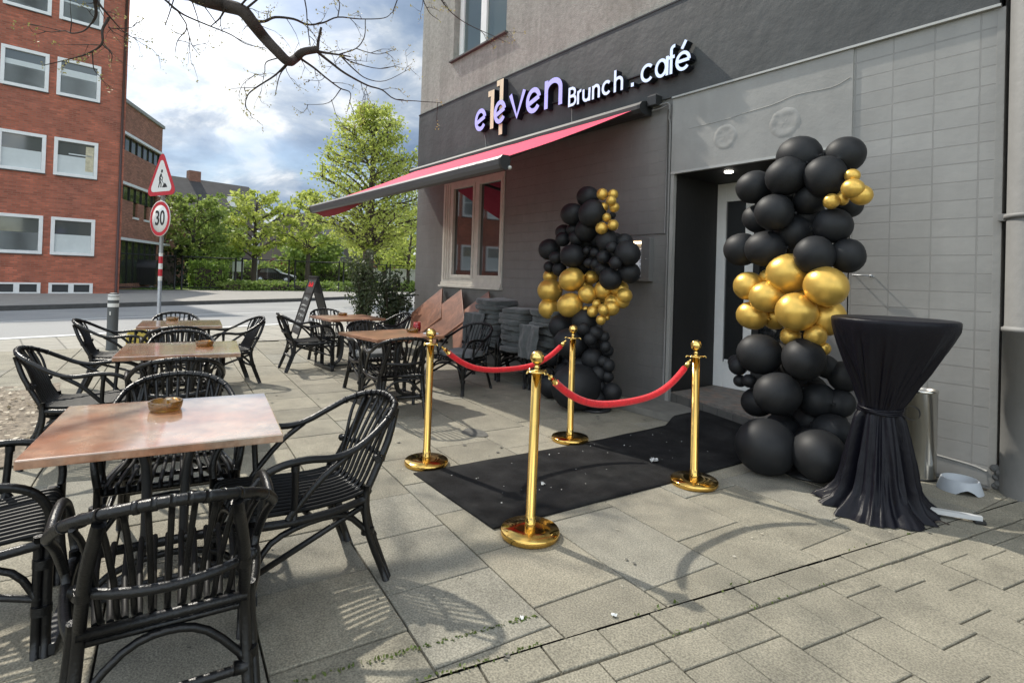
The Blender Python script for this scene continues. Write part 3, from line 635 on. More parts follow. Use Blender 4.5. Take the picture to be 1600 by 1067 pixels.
# ================================================================= AWNING
aw = empty('awning', (-6.8,WY,3.3), 0, 'folding arm awning with sunlit pink red fabric and grey front bar', 'awning')
AX0, AX1 = -9.45, -4.08; BY, BZ = 3.02, 2.42; CY_, CZ_ = 4.93, 3.335
mb = MB(); prof = [(WY-.03,3.40),(WY-.12,3.405),(WY-.19,3.385),(WY-.225,3.345),(WY-.225,3.30),(WY-.19,3.262),(WY-.12,3.248),(WY-.03,3.255)]
Mc = Matrix(((0,0,1,0),(1,0,0,0),(0,1,0,0),(0,0,0,1)))
mb.prism(prof, -9.55, -4.06, Mc); part(mb, 'cassette', cass_m, aw, recalc=True)
mb = MB(); mb.prism([(y*1.0+(.006 if y>5 else -.006), z) for y,z in prof], -4.058, -4.02, Mc); part(mb, 'end_cap', dark_metal, aw, recalc=True); mb = MB(); mb.prism(prof, -9.59, -9.552, Mc); part(mb, 'end_cap', dark_metal, aw, recalc=True)
mb = MB(); nx, ny = 60, 24; rows = []
for j in range(ny+1):
    t = j/ny; row = []
    for i in range(nx+1):
        s_ = i/nx; x = AX0+.06+(AX1-AX0-.12)*s_
        y = CY_+(BY+.03-CY_)*t; z = CZ_+(BZ+.055-CZ_)*t-.018*math.sin(PI*t)+.004*math.sin(s_*PI*30)*math.sin(PI*t)+.006*mnoise.noise(Vector((x*2,t*3,0)))
        row.append(mb.bm.verts.new((x,y,z)))
    rows.append(row)
for j in range(ny):
    for i in range(nx): mb.bm.faces.new((rows[j][i],rows[j+1][i],rows[j+1][i+1],rows[j][i+1])).smooth = True
part(mb, 'fabric', fabric_red, aw)
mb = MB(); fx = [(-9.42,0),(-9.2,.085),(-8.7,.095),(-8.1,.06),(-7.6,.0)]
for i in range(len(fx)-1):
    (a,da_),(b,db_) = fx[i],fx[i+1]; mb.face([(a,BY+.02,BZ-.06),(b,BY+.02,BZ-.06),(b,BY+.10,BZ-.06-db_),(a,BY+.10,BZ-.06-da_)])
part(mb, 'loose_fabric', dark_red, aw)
mb = MB(); fb = [(BY-.055,BZ+.03),(BY-.03,BZ+.06),(BY+.03,BZ+.065),(BY+.055,BZ+.03),(BY+.05,BZ-.045),(BY+.01,BZ-.07),(BY-.03,BZ-.055),(BY-.05,BZ-.02)]
mb.prism(fb, AX0, AX1, Mc); part(mb, 'front_bar', awn_grey, aw, recalc=True)
mb = MB(); mb.prism([(y+(.004 if y>BY else -.004), z+(.004 if z>BZ else -.004)) for y,z in fb], AX1+.001, AX1+.03, Mc); part(mb, 'bar_end_cap', dark_metal, aw, recalc=True); mb = MB(); mb.prism([(y+(.004 if y>BY else -.004), z+(.004 if z>BZ else -.004)) for y,z in fb], AX0-.03, AX0-.001, Mc)
part(mb, 'bar_end_cap', dark_metal, aw, recalc=True)
for xs,sg in ((-4.75,1),(-8.8,-1)):
    mb = MB(); el = (xs-1.25*sg, 3.95, 2.74); mb.tube([(xs,4.86,3.27),el], .028, 10, smooth=False); 
    mb.tube([el,(xs-.25*sg,BY+.05,BZ-.01)], .024, 10, smooth=False); mb.ball(el, .045)
    part(mb, 'folding_arm', awn_grey, aw)
mb = MB(); mb.ball((AX1+.035,BY+.05,BZ-.045), .02); part(mb, 'bar_hook', strip_m, aw)
mb = MB(); mb.box((-9.62,4.9,3.25),(-9.595,5.07,3.42), bev=.004); part(mb, 'bracket', dark_metal, aw)

# ================================================================= MENU CASE
mc = empty('menu_case', (-4.19,WY,1.6), 0, 'lit silver menu display case on the wall behind the balloons', 'menu case')
silver = mat('silver_case', (.30,.30,.295), .4, .6)
mb = MB()
for bx in [((-4.46,WY-.075,1.37),(-3.95,WY-.0005,1.40)),((-4.46,WY-.075,1.83),(-3.95,WY-.0005,1.86)),((-4.46,WY-.075,1.40),(-4.43,WY-.0005,1.83)),((-4.07,WY-.075,1.40),(-3.95,WY-.0005,1.83))]: mb.box(*bx, bev=.004)
part(mb, 'case_frame', silver, mc)
mb = MB(); mb.box((-4.42,WY-.02,1.405),(-4.075,WY-.003,1.825)); part(mb, 'case_back', mat('case_back',(.20,.20,.20),.5), mc)
mb = MB(); mb.box((-4.40,WY-.026,1.42),(-4.09,WY-.0215,1.75)); paper = part(mb, 'menu_sheet', glow_mat('lit_menu_paper',(.75,.85,1),.12), mc)
mb = MB()
for k in range(15):
    z = 1.725-.018*k
    if k in (4,9): continue
    mb.box((-4.375,WY-.0275,z),(-4.375+rng.uniform(.10,.17),WY-.0265,z+.006)); mb.box((-4.13,WY-.0275,z),(-4.105,WY-.0265,z+.006))
mb.box((-4.38,WY-.0275,1.433),(-4.15,WY-.0265,1.443)); part(mb, 'menu_text', black_s, mc)
mb = MB(); mb.box((-4.40,WY-.06,1.80),(-4.09,WY-.03,1.82)); part(mb, 'case_lamp', glow_mat('menu_lamp',(1,.72,.42),5), mc)
mb = MB(); mb.lathe([(0,.004),(.008,.004),(.008,0)], 12, M_=TR(-4.0,WY-.0755,1.62) @ Matrix.Rotation(PI/2,4,'X')); part(mb, 'lock', strip_m, mc)
# ================================================================= CARPET
mb = MB(); n_, m_ = 20, 60
def cz(x,y):
    t = max(0,min(1,(y-4.38)/.15)); return .0105+t*t*(3-2*t)*.075+.0035*mnoise.noise(Vector((x*1.5,y*3.5,0)))+.001*mnoise.noise(Vector((x*9,y*9,0)))+(.006*max(0,1-(y-1.8)/.12) if y < 1.92 else 0)*abs(mnoise.noise(Vector((x*3,0,3))))
def cxy(s_,t_):   # s across, t along
    l = [(-3.372,1.815),(-3.25,3.2),(-3.225,4.02),(-3.22,4.95)]; r = [(-2.392,1.78),(-2.285,3.1),(-2.24,3.95),(-2.20,4.80)]
    u = t_*3; k = min(2,int(u)); f = u-k
    L = [l[k][i]+(l[k+1][i]-l[k][i])*f for i in (0,1)]; R_ = [r[k][i]+(r[k+1][i]-r[k][i])*f for i in (0,1)]
    return (L[0]+(R_[0]-L[0])*s_, L[1]+(R_[1]-L[1])*s_)
top = [[None]*(m_+1) for _ in range(n_+1)]; bot = [[None]*(m_+1) for _ in range(n_+1)]
for i in range(n_+1):
    for j in range(m_+1):
        x,y = cxy(i/n_, j/m_); z = cz(x,y); top[i][j] = mb.bm.verts.new((x,y,z)); bot[i][j] = mb.bm.verts.new((x,y,z-.008))
for i in range(n_):
    for j in range(m_): mb.bm.faces.new((top[i][j],top[i+1][j],top[i+1][j+1],top[i][j+1])).smooth = True
for j in range(m_):
    mb.bm.faces.new((top[0][j],top[0][j+1],bot[0][j+1],bot[0][j])); mb.bm.faces.new((top[n_][j+1],top[n_][j],bot[n_][j],bot[n_][j+1]))
for i in range(n_): mb.bm.faces.new((top[i+1][0],top[i][0],bot[i][0],bot[i+1][0]))
tag(mb.build('carpet', carpet_m), 'long black carpet running from the paving to the entrance', 'carpet')
litm = mat('white_paper_scrap', (.62,.63,.62), .8)
def scrap(x,y,s_,z,label,grp=None):
    mb = MB(); r = random.Random(int(x*997)); vs = [mb.bm.verts.new((s_*(i/4-.5), s_*(j/4-.5)*.7, .012*abs(r.gauss(0,1))*s_/.06)) for i in range(5) for j in range(5)]
    for i in range(4):
        for j in range(4): mb.bm.faces.new((vs[i*5+j],vs[(i+1)*5+j],vs[(i+1)*5+j+1],vs[i*5+j+1]))
    return tag(mb.build('paper_scrap', litm, loc=(x,y,z), rot=r.uniform(0,3)), label, 'litter', grp)
scrap(-2.61,3.43,.075,.013,'crumpled white paper scrap on the shaded part of the carpet')
scrap(-2.72,2.42,.035,.013,'small white paper bit in the middle of the carpet between the front posts')
scrap(-1.70,1.42,.022,.006,'tiny white cigarette end on the large paving slab near the camera')
scrap(-1.50,1.74,.024,.006,'tiny cream cigarette end at the moss joint of the edging slabs')
pts = [Vector((rng.uniform(-3.2,-2.4), rng.uniform(1.95,4.2), .013)) for _ in range(34)]
tag(leaves('carpet_lint', pts, .008, litm, rng=rng, up=8), 'white lint specks scattered over the black carpet', 'lint', None, 'stuff')
mb = MB(); mb.face([(-3.98+.14*math.cos(a)*(1+.15*math.sin(3*a)), 2.72+.10*math.sin(a), .0045) for a in [2*PI*k/24 for k in range(24)]])
tag(mb.build('stain', mat('dark_damp_stain',(.10,.098,.088),.8,var=.3,vs=20)), 'round dark damp stain on the paving left of the carpet', None, None, 'structure')

# ================================================================= STANCHIONS AND ROPES
def stanchion(lean=(0,0)):
    r = empty('stanchion')
    mb = MB(); mb.lathe([(0,0),(.150,0),(.156,.006),(.157,.028),(.152,.036),(.06,.040),(0,.0405)], 64); mb.build('base', brass, r)
    mb = MB(); mb.lathe([(.0285,.04),(.0285,.105),(.026,.106),(.0255,.86),(0,.861)], 40); mb.build('pole', brass, r)
    mb = MB(); mb.lathe([(.02,.862),(.052,.862),(.054,.866),(.052,.870),(.014,.872),(.012,.88),(.018,.888),(.011,.896),(.010,.902),(.022,.908)], 36); mb.build('collar', brass2, r)
    mb = MB(); mb.ball((0,0,.940), .037, u=32, v=20); mb.build('finial', brass2, r)
    mb = MB()
    for a in (0, PI/2, PI, -PI/2): 
        c_, s_ = math.cos(a), math.sin(a); mb.tube([(c_*.05,s_*.05,.866),(c_*.062,s_*.062,.868),(c_*.068,s_*.068,.858)], .004, 6)
    mb.build('hook', brass2, r); return r
st0 = stanchion(); STS = []
for i,(x,y,lab,tilt) in enumerate([(-2.235,1.905,'polished brass stanchion at the near right corner of the carpet, closest to the camera',(.018,.0)),
    (-3.50,1.985,'brass stanchion at the front left corner of the carpet holding the left rope',(.010,.004)),
    (-3.375,3.29,'brass stanchion behind the carpet in front of the far balloon column',(.0,.0)),
    (-2.188,3.315,'brass stanchion beside the large balloon column at the door, sun glinting on its hook',(-.015,.01))]):
    s_ = st0 if i == 0 else copy_tree(st0); s_.location = (x,y,.001 if i else .004); s_.rotation_euler = (tilt[1],tilt[0],.3*i)
    tag(s_, lab, 'stanchion', 'brass stanchions around the carpet'); STS.append(s_)
def rope(A, B, sag, label):
    t = empty('rope', A, 0, label, 'rope', 'red velvet ropes between the stanchions'); A, B = Vector(A), Vector(B); d = (B-A); pts = []
    n = 24
    def P(u): return Vector((d.x*u, d.y*u, d.z*u - sag*4*u*(1-u)*(1+.12*math.cos(2*PI*u))))
    mb = MB(); mb.tube([P(.06+.88*i/n) for i in range(n+1)], .0205, 14, sub=2); mb.build('rope_cover', velvet, t)
    for u0,u1 in ((0.012,.062),(.988,.938)):
        mb = MB(); a, b = P(u0), P(u1); mb.tube([a+(b-a)*.35,b],[.015,.017],12, smooth=False); mb.tube([a,a+(b-a)*.4],.006,8, smooth=False); mb.build('end_cap', brass2, t)
    return t
rope((-3.435,2.03,.862),(-3.38,3.23,.862),.245,'red velvet rope from the left front stanchion to the far stanchion')
rope((-2.225,1.97,.862),(-2.19,3.255,.862),.265,'red velvet rope from the near stanchion to the stanchion at the door')

# ================================================================= BALLOON COLUMNS
RB=[(-2.051,4.4,2.38,0.161,0),(-1.734,4.45,2.353,0.138,0),(-2.084,4.27,2.21,0.149,0),(-1.806,4.3,2.175,0.151,0),(-2.385,4.35,2.169,0.138,0),(-1.961,4.4,2.034,0.123,0),(-2.152,4.23,1.933,0.14,0),(-2.405,4.45,1.92,0.118,0),(-2.483,4.35,1.657,0.14,0),(-2.09,4.43,1.785,0.147,0),(-2.253,4.3,1.655,0.149,0),(-1.757,4.33,1.815,0.132,0),(-1.83,4.2,1.597,0.14,0),(-1.665,4.35,1.593,0.125,0),(-1.714,4.5,1.975,0.091,0),(-1.93,4.55,2.395,0.04,0),(-2.188,4.57,2.032,0.137,0),(-2.232,4.57,1.691,0.127,0),(-1.614,4.27,2.156,0.05,1),(-1.582,4.2,2.053,0.071,1),(-1.547,4.25,2.01,0.071,1),(-1.734,4.23,1.98,0.055,1),(-1.685,4.29,2.001,0.046,1),(-2.041,4.25,1.456,0.152,1),(-1.729,4.17,1.367,0.146,1),(-2.385,4.3,1.353,0.115,1),(-2.18,4.2,1.273,0.125,1),(-1.925,4.15,1.176,0.141,1),(-2.345,4.3,1.115,0.12,1),(-1.794,4.35,1.14,0.128,1),(-2.01,4.25,0.984,0.073,1),(-1.82,4.23,1.005,0.079,1),(-1.773,4.27,0.915,0.047,1),(-2.216,4.43,1.111,0.104,1),(-2.252,4.35,1.43,0.062,1),(-2.225,4.2,0.824,0.156,0),(-1.875,4.18,0.832,0.155,0),(-2.456,4.3,0.688,0.074,0),(-2.502,4.35,0.709,0.065,0),(-2.452,4.33,0.564,0.053,0),(-2.336,4.27,0.588,0.057,0),(-2.026,4.1,0.56,0.167,0),(-2.321,4.37,0.41,0.125,0),(-1.852,4.35,0.523,0.134,0),(-1.712,4.4,0.517,0.108,0),(-1.697,4.45,0.712,0.118,0),(-1.811,4.4,0.769,0.086,0),(-2.078,4.3,0.248,0.134,0),(-2.235,4.25,0.213,0.04,0),(-1.699,4.25,0.331,0.137,0),(-1.624,4.35,0.294,0.091,0),(-2.017,3.93,0.062,0.204,0),(-1.69,4.03,0.208,0.181,0),(-1.835,4.3,-0.015,0.165,0),(-2.109,4.53,0.68,0.144,0),(-2.113,4.5,0.375,0.144,0),(-2.057,4.45,0.091,0.151,0),(-1.67,4.3,0.034,0.11,0),(-2.03,4.53,1.913,0.132,0),(-2.017,4.51,1.758,0.122,0),(-2.333,4.55,1.816,0.108,0),(-1.979,4.49,0.543,0.14,0),(-1.928,4.45,0.345,0.138,0),(-1.986,4.4,0.118,0.148,0),(-2.174,4.51,0.568,0.125,0),(-1.781,4.45,0.354,0.105,0),(-2.032,4.49,1.326,0.111,1),(-2.057,4.51,0.944,0.102,0)]
LB=[(-4.349,4.4,2.286,0.121,0),(-4.482,4.3,2.093,0.13,0),(-4.127,4.25,2.069,0.146,0),(-4.294,4.35,1.915,0.135,0),(-4.728,4.4,1.91,0.093,0),(-4.516,4.35,1.926,0.074,0),(-4.649,4.32,1.82,0.083,0),(-4.43,4.32,1.826,0.081,0),(-4.909,4.35,1.71,0.129,0),(-4.41,4.25,1.622,0.136,0),(-4.682,4.25,1.604,0.074,0),(-4.844,4.3,1.502,0.068,0),(-4.666,4.3,1.474,0.083,0),(-4.236,4.3,1.678,0.047,0),(-4.111,4.3,1.655,0.054,0),(-4.201,4.3,1.546,0.055,0),(-4.116,4.32,1.533,0.062,0),(-3.988,4.35,1.778,0.122,0),(-3.815,4.23,1.699,0.059,0),(-3.943,4.25,1.603,0.075,0),(-3.748,4.22,1.542,0.066,0),(-3.838,4.45,1.766,0.091,0),(-3.68,4.32,1.643,0.131,0),(-3.724,4.4,1.451,0.111,0),(-3.865,4.28,1.38,0.119,0),(-4.04,4.35,1.486,0.085,0),(-3.972,4.4,2.052,0.038,0),(-3.989,4.48,1.814,0.062,0),(-4.457,4.5,1.796,0.115,0),(-4.399,4.55,1.637,0.132,0),(-4.292,4.55,1.456,0.13,0),(-4.498,4.45,1.524,0.115,0),(-3.912,4.4,1.644,0.106,0),(-4.034,4.3,2.271,0.061,1),(-3.927,4.35,2.266,0.054,1),(-3.86,4.25,2.182,0.053,1),(-4.029,4.32,2.137,0.054,1),(-3.877,4.32,2.124,0.053,1),(-3.961,4.3,2.022,0.047,1),(-3.982,4.25,1.905,0.067,1),(-3.869,4.3,1.936,0.06,1),(-4.928,4.4,1.391,0.092,1),(-4.409,4.25,1.36,0.141,1),(-4.82,4.3,1.225,0.142,1),(-4.273,4.42,1.396,0.078,1),(-4.207,4.3,1.207,0.104,1),(-4.375,4.2,1.08,0.133,1),(-4.844,4.32,1.014,0.128,1),(-4.059,4.4,1.255,0.103,1),(-3.889,4.45,1.282,0.094,1),(-3.774,4.4,1.213,0.079,1),(-3.919,4.38,1.132,0.087,1),(-3.899,4.34,1.08,0.087,1),(-3.824,4.42,1.157,0.08,1),(-4.085,4.26,1.029,0.061,1),(-3.913,4.24,1.061,0.059,1),(-4.052,4.28,1.112,0.047,1),(-3.944,4.24,0.952,0.053,1),(-4.229,4.3,1.046,0.035,1),(-3.939,4.32,0.978,0.033,1),(-4.616,4.3,0.825,0.14,0),(-4.243,4.3,0.913,0.133,0),(-4.15,4.2,0.842,0.069,0),(-4.049,4.28,0.808,0.076,0),(-4.072,4.22,0.741,0.068,0),(-4.348,4.2,0.67,0.173,0),(-3.994,4.35,0.77,0.061,0),(-3.972,4.35,0.665,0.061,0),(-4.112,4.3,0.522,0.116,0),(-3.974,4.32,0.512,0.061,0),(-3.92,4.35,0.478,0.068,0),(-4.014,4.3,0.38,0.091,0),(-3.933,4.35,0.362,0.068,0),(-3.865,4.35,0.208,0.105,0),(-4.009,4.3,0.247,0.084,0),(-4.796,4.35,0.456,0.118,0),(-4.28,4.32,0.4,0.158,0),(-4.123,4.08,0.148,0.249,0),(-4.693,4.25,-0.08,0.14,0),(-3.989,4.25,0.022,0.113,0),(-4.24,4.3,-0.077,0.094,0),(-4.561,4.35,0.305,0.123,0),(-4.262,4.45,0.64,0.112,0),(-4.456,4.45,0.509,0.131,0),(-4.191,4.45,0.075,0.126,0),(-4.703,4.45,0.141,0.118,0),(-3.98,4.4,0.621,0.061,0),(-4.571,4.5,2.044,0.117,0),(-4.26,4.5,1.832,0.113,0),(-4.557,4.5,1.725,0.117,0),(-4.154,4.5,1.561,0.119,0),(-4.51,4.45,0.575,0.165,0),(-4.313,4.45,0.222,0.161,0),(-4.132,4.45,0.516,0.102,0),(-4.115,4.45,0.069,0.11,0),(-4.584,4.48,0.365,0.15,0),(-4.636,4.4,-0.174,0.117,0),(-4.181,4.4,-0.147,0.094,0),(-4.467,4.5,1.306,0.102,1),(-4.186,4.5,1.174,0.092,1)]
BR=[[(-5.775,0.665,3.855,0.07),(-5.701,0.788,3.801,0.0665),(-5.758,0.949,3.825,0.063),(-5.612,1.079,3.761,0.0595),(-5.595,1.173,3.664,0.056),(-5.683,1.294,3.598,0.0525),(-5.567,1.386,3.455,0.049),(-5.548,1.486,3.378,0.0455),(-5.652,1.582,3.462,0.042),(-5.569,1.626,3.513,0.0385),(-5.559,1.765,3.576,0.035)],[(-5.559,1.765,3.576,0.02),(-5.569,1.774,3.674,0.0175),(-5.539,1.787,3.797,0.015)],[(-5.571,1.751,3.557,0.02),(-5.551,1.855,3.561,0.016),(-5.433,1.944,3.531,0.012),(-5.454,2.065,3.552,0.008)],[(-5.631,1.18,3.705,0.02),(-5.709,1.295,3.763,0.0182),(-5.707,1.393,3.834,0.0164),(-5.615,1.541,3.83,0.0147),(-5.725,1.708,3.865,0.0129),(-5.687,1.852,3.915,0.0111),(-5.613,1.976,3.985,0.0093),(-5.658,2.228,4.061,0.0076),(-5.555,2.453,4.105,0.0058),(-5.566,2.561,4.213,0.004)],[(-5.438,1.588,3.969,0.008),(-5.59,1.654,3.939,0.0073),(-5.597,1.669,3.809,0.0067),(-5.707,1.737,3.651,0.006)],[(-5.538,1.949,3.95,0.008),(-5.502,1.951,4.059,0.0065),(-5.54,1.943,4.146,0.005)],[(-5.558,2.249,4.022,0.006),(-5.443,2.199,3.794,0.0067),(-5.527,2.148,3.683,0.0073),(-5.523,1.976,3.576,0.008)],[(-5.517,2.145,3.678,0.007),(-5.49,2.254,3.662,0.0057),(-5.56,2.427,3.711,0.0043),(-5.55,2.59,3.804,0.003)],[(-5.559,1.766,3.548,0.018),(-5.593,1.909,3.495,0.016),(-5.528,2.042,3.397,0.014),(-5.58,2.303,3.35,0.012),(-5.55,2.457,3.33,0.01),(-5.491,2.582,3.245,0.008),(-5.539,2.849,3.295,0.006),(-5.411,3.104,3.301,0.004)],[(-5.671,1.622,3.488,0.016),(-5.696,1.778,3.433,0.0136),(-5.654,1.879,3.353,0.0112),(-5.759,2.073,3.312,0.0088),(-5.755,2.193,3.28,0.0064),(-5.862,2.2,3.106,0.004)],[(-5.803,2.109,3.331,0.007),(-5.902,2.01,3.175,0.005),(-6.145,1.833,3.172,0.003)],[(-5.634,1.509,3.4,0.013),(-5.719,1.415,3.273,0.0112),(-5.673,1.242,3.103,0.0094),(-5.75,1.18,3.028,0.0076),(-5.761,1.17,2.922,0.0058),(-5.633,1.194,2.828,0.004)],[(-5.628,1.516,3.392,0.01),(-5.733,1.462,3.289,0.007),(-5.708,1.419,3.072,0.004)],[(-5.523,1.976,3.567,0.01),(-5.525,2.136,3.458,0.0083),(-5.556,2.291,3.409,0.0065),(-5.64,2.536,3.472,0.0047),(-5.528,2.785,3.646,0.003)],[(-5.523,1.976,3.567,0.009),(-5.545,2.121,3.537,0.007),(-5.489,2.402,3.527,0.005),(-5.511,2.643,3.645,0.003)],[(-5.681,0.952,3.771,0.014),(-5.774,0.924,3.701,0.01),(-5.875,0.866,3.641,0.006)],[(-5.799,0.472,3.749,0.013),(-5.748,0.582,3.651,0.0115),(-5.899,0.687,3.68,0.01),(-5.835,0.86,3.625,0.0085),(-5.731,1.015,3.558,0.007),(-5.846,1.167,3.552,0.0055),(-5.768,1.334,3.529,0.004)],[(-5.835,0.591,3.685,0.009),(-5.781,0.662,3.538,0.007),(-5.98,0.615,3.47,0.005),(-5.963,0.595,3.34,0.003)],[(-5.84,0.668,3.56,0.006),(-5.824,0.708,3.413,0.0045),(-5.833,0.763,3.346,0.003)],[(-5.608,1.046,3.775,0.014),(-5.519,1.088,3.832,0.012),(-5.437,1.101,3.839,0.01)],[(-5.566,1.1,3.769,0.015),(-5.457,1.168,3.835,0.0125),(-5.376,1.18,3.842,0.01)],[(-5.584,1.41,3.404,0.008),(-5.688,1.32,3.366,0.0063),(-5.569,1.28,3.216,0.0047),(-5.615,1.21,3.202,0.003)],[(-5.711,1.251,3.115,0.005),(-5.885,1.124,3.12,0.0035),(-5.868,1.049,3.089,0.002)],[(-5.712,1.898,3.373,0.005),(-5.691,1.836,3.315,0.0035),(-5.84,1.734,3.338,0.002)],[(-5.539,2.286,3.336,0.005),(-5.5,2.243,3.229,0.0035),(-5.526,2.305,3.23,0.002)],[(-5.799,-0.015,3.6,0.022),(-5.89,0.002,3.61,0.0167),(-5.843,0.053,3.527,0.0113),(-5.924,0.153,3.453,0.006)],[(-5.842,0.096,3.468,0.016),(-5.818,0.054,3.345,0.0136),(-5.785,0.053,3.212,0.0112),(-5.945,-0.032,3.161,0.0088),(-5.896,-0.141,3.071,0.0064),(-6.045,-0.321,3.011,0.004)],[(-5.877,0.054,3.242,0.008),(-5.794,0.121,3.152,0.0055),(-5.829,0.12,3.08,0.003)],[(-5.864,-0.008,3.148,0.007),(-5.877,0.008,3.014,0.005),(-5.877,0.059,2.955,0.003)],[(-5.929,-0.016,3.423,0.009),(-5.889,-0.07,3.321,0.0078),(-5.889,-0.147,3.278,0.0066),(-5.995,-0.197,3.319,0.0054),(-5.904,-0.285,3.252,0.0042),(-5.958,-0.378,3.272,0.003)],[(-5.793,-0.006,3.57,0.018),(-5.868,0.006,3.48,0.015),(-5.929,-0.016,3.423,0.012)],[(-5.969,0.096,3.43,0.007),(-5.907,0.141,3.412,0.0057),(-5.932,0.261,3.467,0.0043),(-5.934,0.303,3.545,0.003)],[(-5.924,0.153,3.453,0.006),(-5.863,0.226,3.37,0.0045),(-5.938,0.299,3.374,0.003)],[(-5.01,2.627,4.2,0.008),(-5.015,2.631,4.158,0.0063),(-4.996,2.703,4.036,0.0047),(-4.997,2.81,4.001,0.003)],[(-4.926,2.734,4.227,0.009),(-4.927,2.789,4.177,0.0078),(-4.902,2.911,4.068,0.0066),(-4.93,3.124,4.028,0.0054),(-4.732,3.338,3.894,0.0042),(-4.729,3.484,3.876,0.003)]]
def bmesh_balloon(name, m):
    mb = MB(); mb.lathe([(0,-1.0),(.12,-.992),(.36,-.93),(.62,-.785),(.82,-.58),(.945,-.33),(1,-.02),(.985,.26),(.90,.52),(.73,.74),(.50,.90),(.25,.99),(.10,1.03),(.05,1.06)], 36)
    mb.lathe([(.045,1.05),(.03,1.08),(.06,1.10),(.10,1.16),(.07,1.17),(0,1.14)], 14); o = mb.build(name, m); return o
bal_b = bmesh_balloon('balloon', latex); bal_g = bmesh_balloon('balloon', gold); used = set()
mk = {0:bal_b.data, 1:bal_g.data}
bpy.data.objects.remove(bal_b); bpy.data.objects.remove(bal_g)
def balloon_column(label, lst, foot, axis_top):
    t = empty('balloon_column', foot, 0, label, 'balloon column', 'black and gold balloon columns at the entrance')
    mb = MB(); mb.tube([(-.05,.16,.03),(axis_top[0]-foot[0]-.05,axis_top[1]-foot[1]+.14,axis_top[2]-.15)], .007, 8); mb.lathe([(0,0),(.17,0),(.17,.02),(0,.03)], 24); mb.build('support_pole', dark_metal, t)
    r = random.Random(5)
    for (x,y,z,rad,g) in lst:
        o = bpy.data.objects.new('balloon', mk[g]); COL.objects.link(o); o.parent = t; o.location = (x-foot[0],y-foot[1],max(z,rad*.97+.002))
        s_ = r.uniform(.95,1.0); o.scale = (rad*s_,rad*s_*r.uniform(.97,1.02),rad*r.uniform(.99,1.08))
        d = Vector((foot[0]-x+r.gauss(0,.08), foot[1]+.1-y, r.gauss(0,.12))); o.rotation_euler = d.to_track_quat('Z','Y').to_euler()
        o['label'] = 'gold balloon' if g else 'matt black balloon'
balloon_column('tall black and gold balloon column right of the entrance beside the draped table', RB, (-1.83,4.2,0), (-1.95,4.3,2.3))
balloon_column('smaller black and gold balloon column left of the entrance in the awning shade', LB, (-4.05,4.3,.0), (-4.1,4.3,1.95))

# ================================================================= DRAPED COCKTAIL TABLE
ct = empty('cocktail_table', (-1.26,4.00,0), .4, 'round bar table tied in a black stretch cloth beside the balloon column', 'table')
SHV = Matrix.Rotation(-.4,2) @ Vector((-.045,-.055))
def draped():
    mb = MB(); nth = 260
    key = [(0,1.163),(.20,1.1632),(.290,1.1625),(.322,1.161),(.332,1.157),(.337,1.150),(.337,1.135),(.331,1.10),(.306,1.04),(.268,.96),(.218,.86),(.163,.75),(.128,.67),(.112,.625),(.108,.603),(.112,.58),(.128,.50),(.146,.40),(.160,.30),(.175,.20),(.200,.12),(.245,.06),(.295,.025),(.315,.006)]
    prof = []
    for (r0,z0),(r1,z1) in zip(key,key[1:]):
        n = max(1,int((z0-z1)/.022))
        for q in range(n): t = q/n; prof.append((r0+(r1-r0)*t, z0+(z1-z0)*t))
    prof.append(key[-1]); rows = []
    def fold(a, z, k):
        ca, sa = math.cos(a), math.sin(a)
        n1 = mnoise.noise(Vector((ca*2.6+k, sa*2.6, z*.5))); n2 = mnoise.noise(Vector((ca*6+k, sa*6, z*.9+5))); n3 = mnoise.noise(Vector((ca*13, sa*13+k, z*1.6)))
        return ((1-2.4*abs(n1))*.5+(1-2.6*abs(n2))*.42+n3*.3) if k == 0 else ((1-2.6*abs(n1))*.8+(1-2.4*abs(n2))*.32+n3*.10)
    for k,(r,z) in enumerate(prof):
        row = []
        for i in range(nth):
            a = 2*PI*i/nth
            up_ = min(1,max(0,(1.135-z)/.30)); amp = .040*up_ if z > .60 else .034+.030*min(1,(.60-z)/.4)
            if z > 1.155: amp = 0
            rr = r+amp*(fold(a,z,0 if z > .6 else 9)-.35)
            if .56 < z < .66: rr = r+(rr-r)*(.25+.75*abs(z-.603)/.06 if abs(z-.603) < .06 else 1)
            sc = 1.0
            if z < .16: rr += (.075*mnoise.noise(Vector((math.cos(a)*1.3,math.sin(a)*1.3,2)))+.03*mnoise.noise(Vector((math.cos(a)*4,math.sin(a)*4,7))))*(1-z/.16)
            zz_ = z
            if z < .45: zz_ = z+(.035*mnoise.noise(Vector((math.cos(a)*3.5,math.sin(a)*3.5,z*9)))+.014*mnoise.noise(Vector((math.cos(a)*9,math.sin(a)*9,z*22))))*min(1,z/.05)*(1 if z < .25 else (.45-z)/.2)
            zz_ = max(.003,zz_) if z > .004 else .003
            # cloth sags between the rim and the tie, more on one side
            sh = max(0,min(1,(1.10-z)/.5)); dxs, dys = SHV[0]*sh, SHV[1]*sh
            row.append(mb.bm.verts.new((rr*math.cos(a)+dxs, rr*math.sin(a)+dys, zz_)) if r > 0 else None)
        rows.append(row)
    c0 = mb.bm.verts.new((0,0,1.163))
    for i in range(nth): mb.bm.faces.new((c0,rows[1][i],rows[1][(i+1)%nth])).smooth = True
    for a_,b_ in zip(rows[1:],rows[2:]):
        for i in range(nth): mb.bm.faces.new((a_[i],b_[i],b_[(i+1)%nth],a_[(i+1)%nth])).smooth = True
    return mb
ct.scale = (1,1,1.018)
draped().build('cloth', cloth_b, ct)
mb = MB()
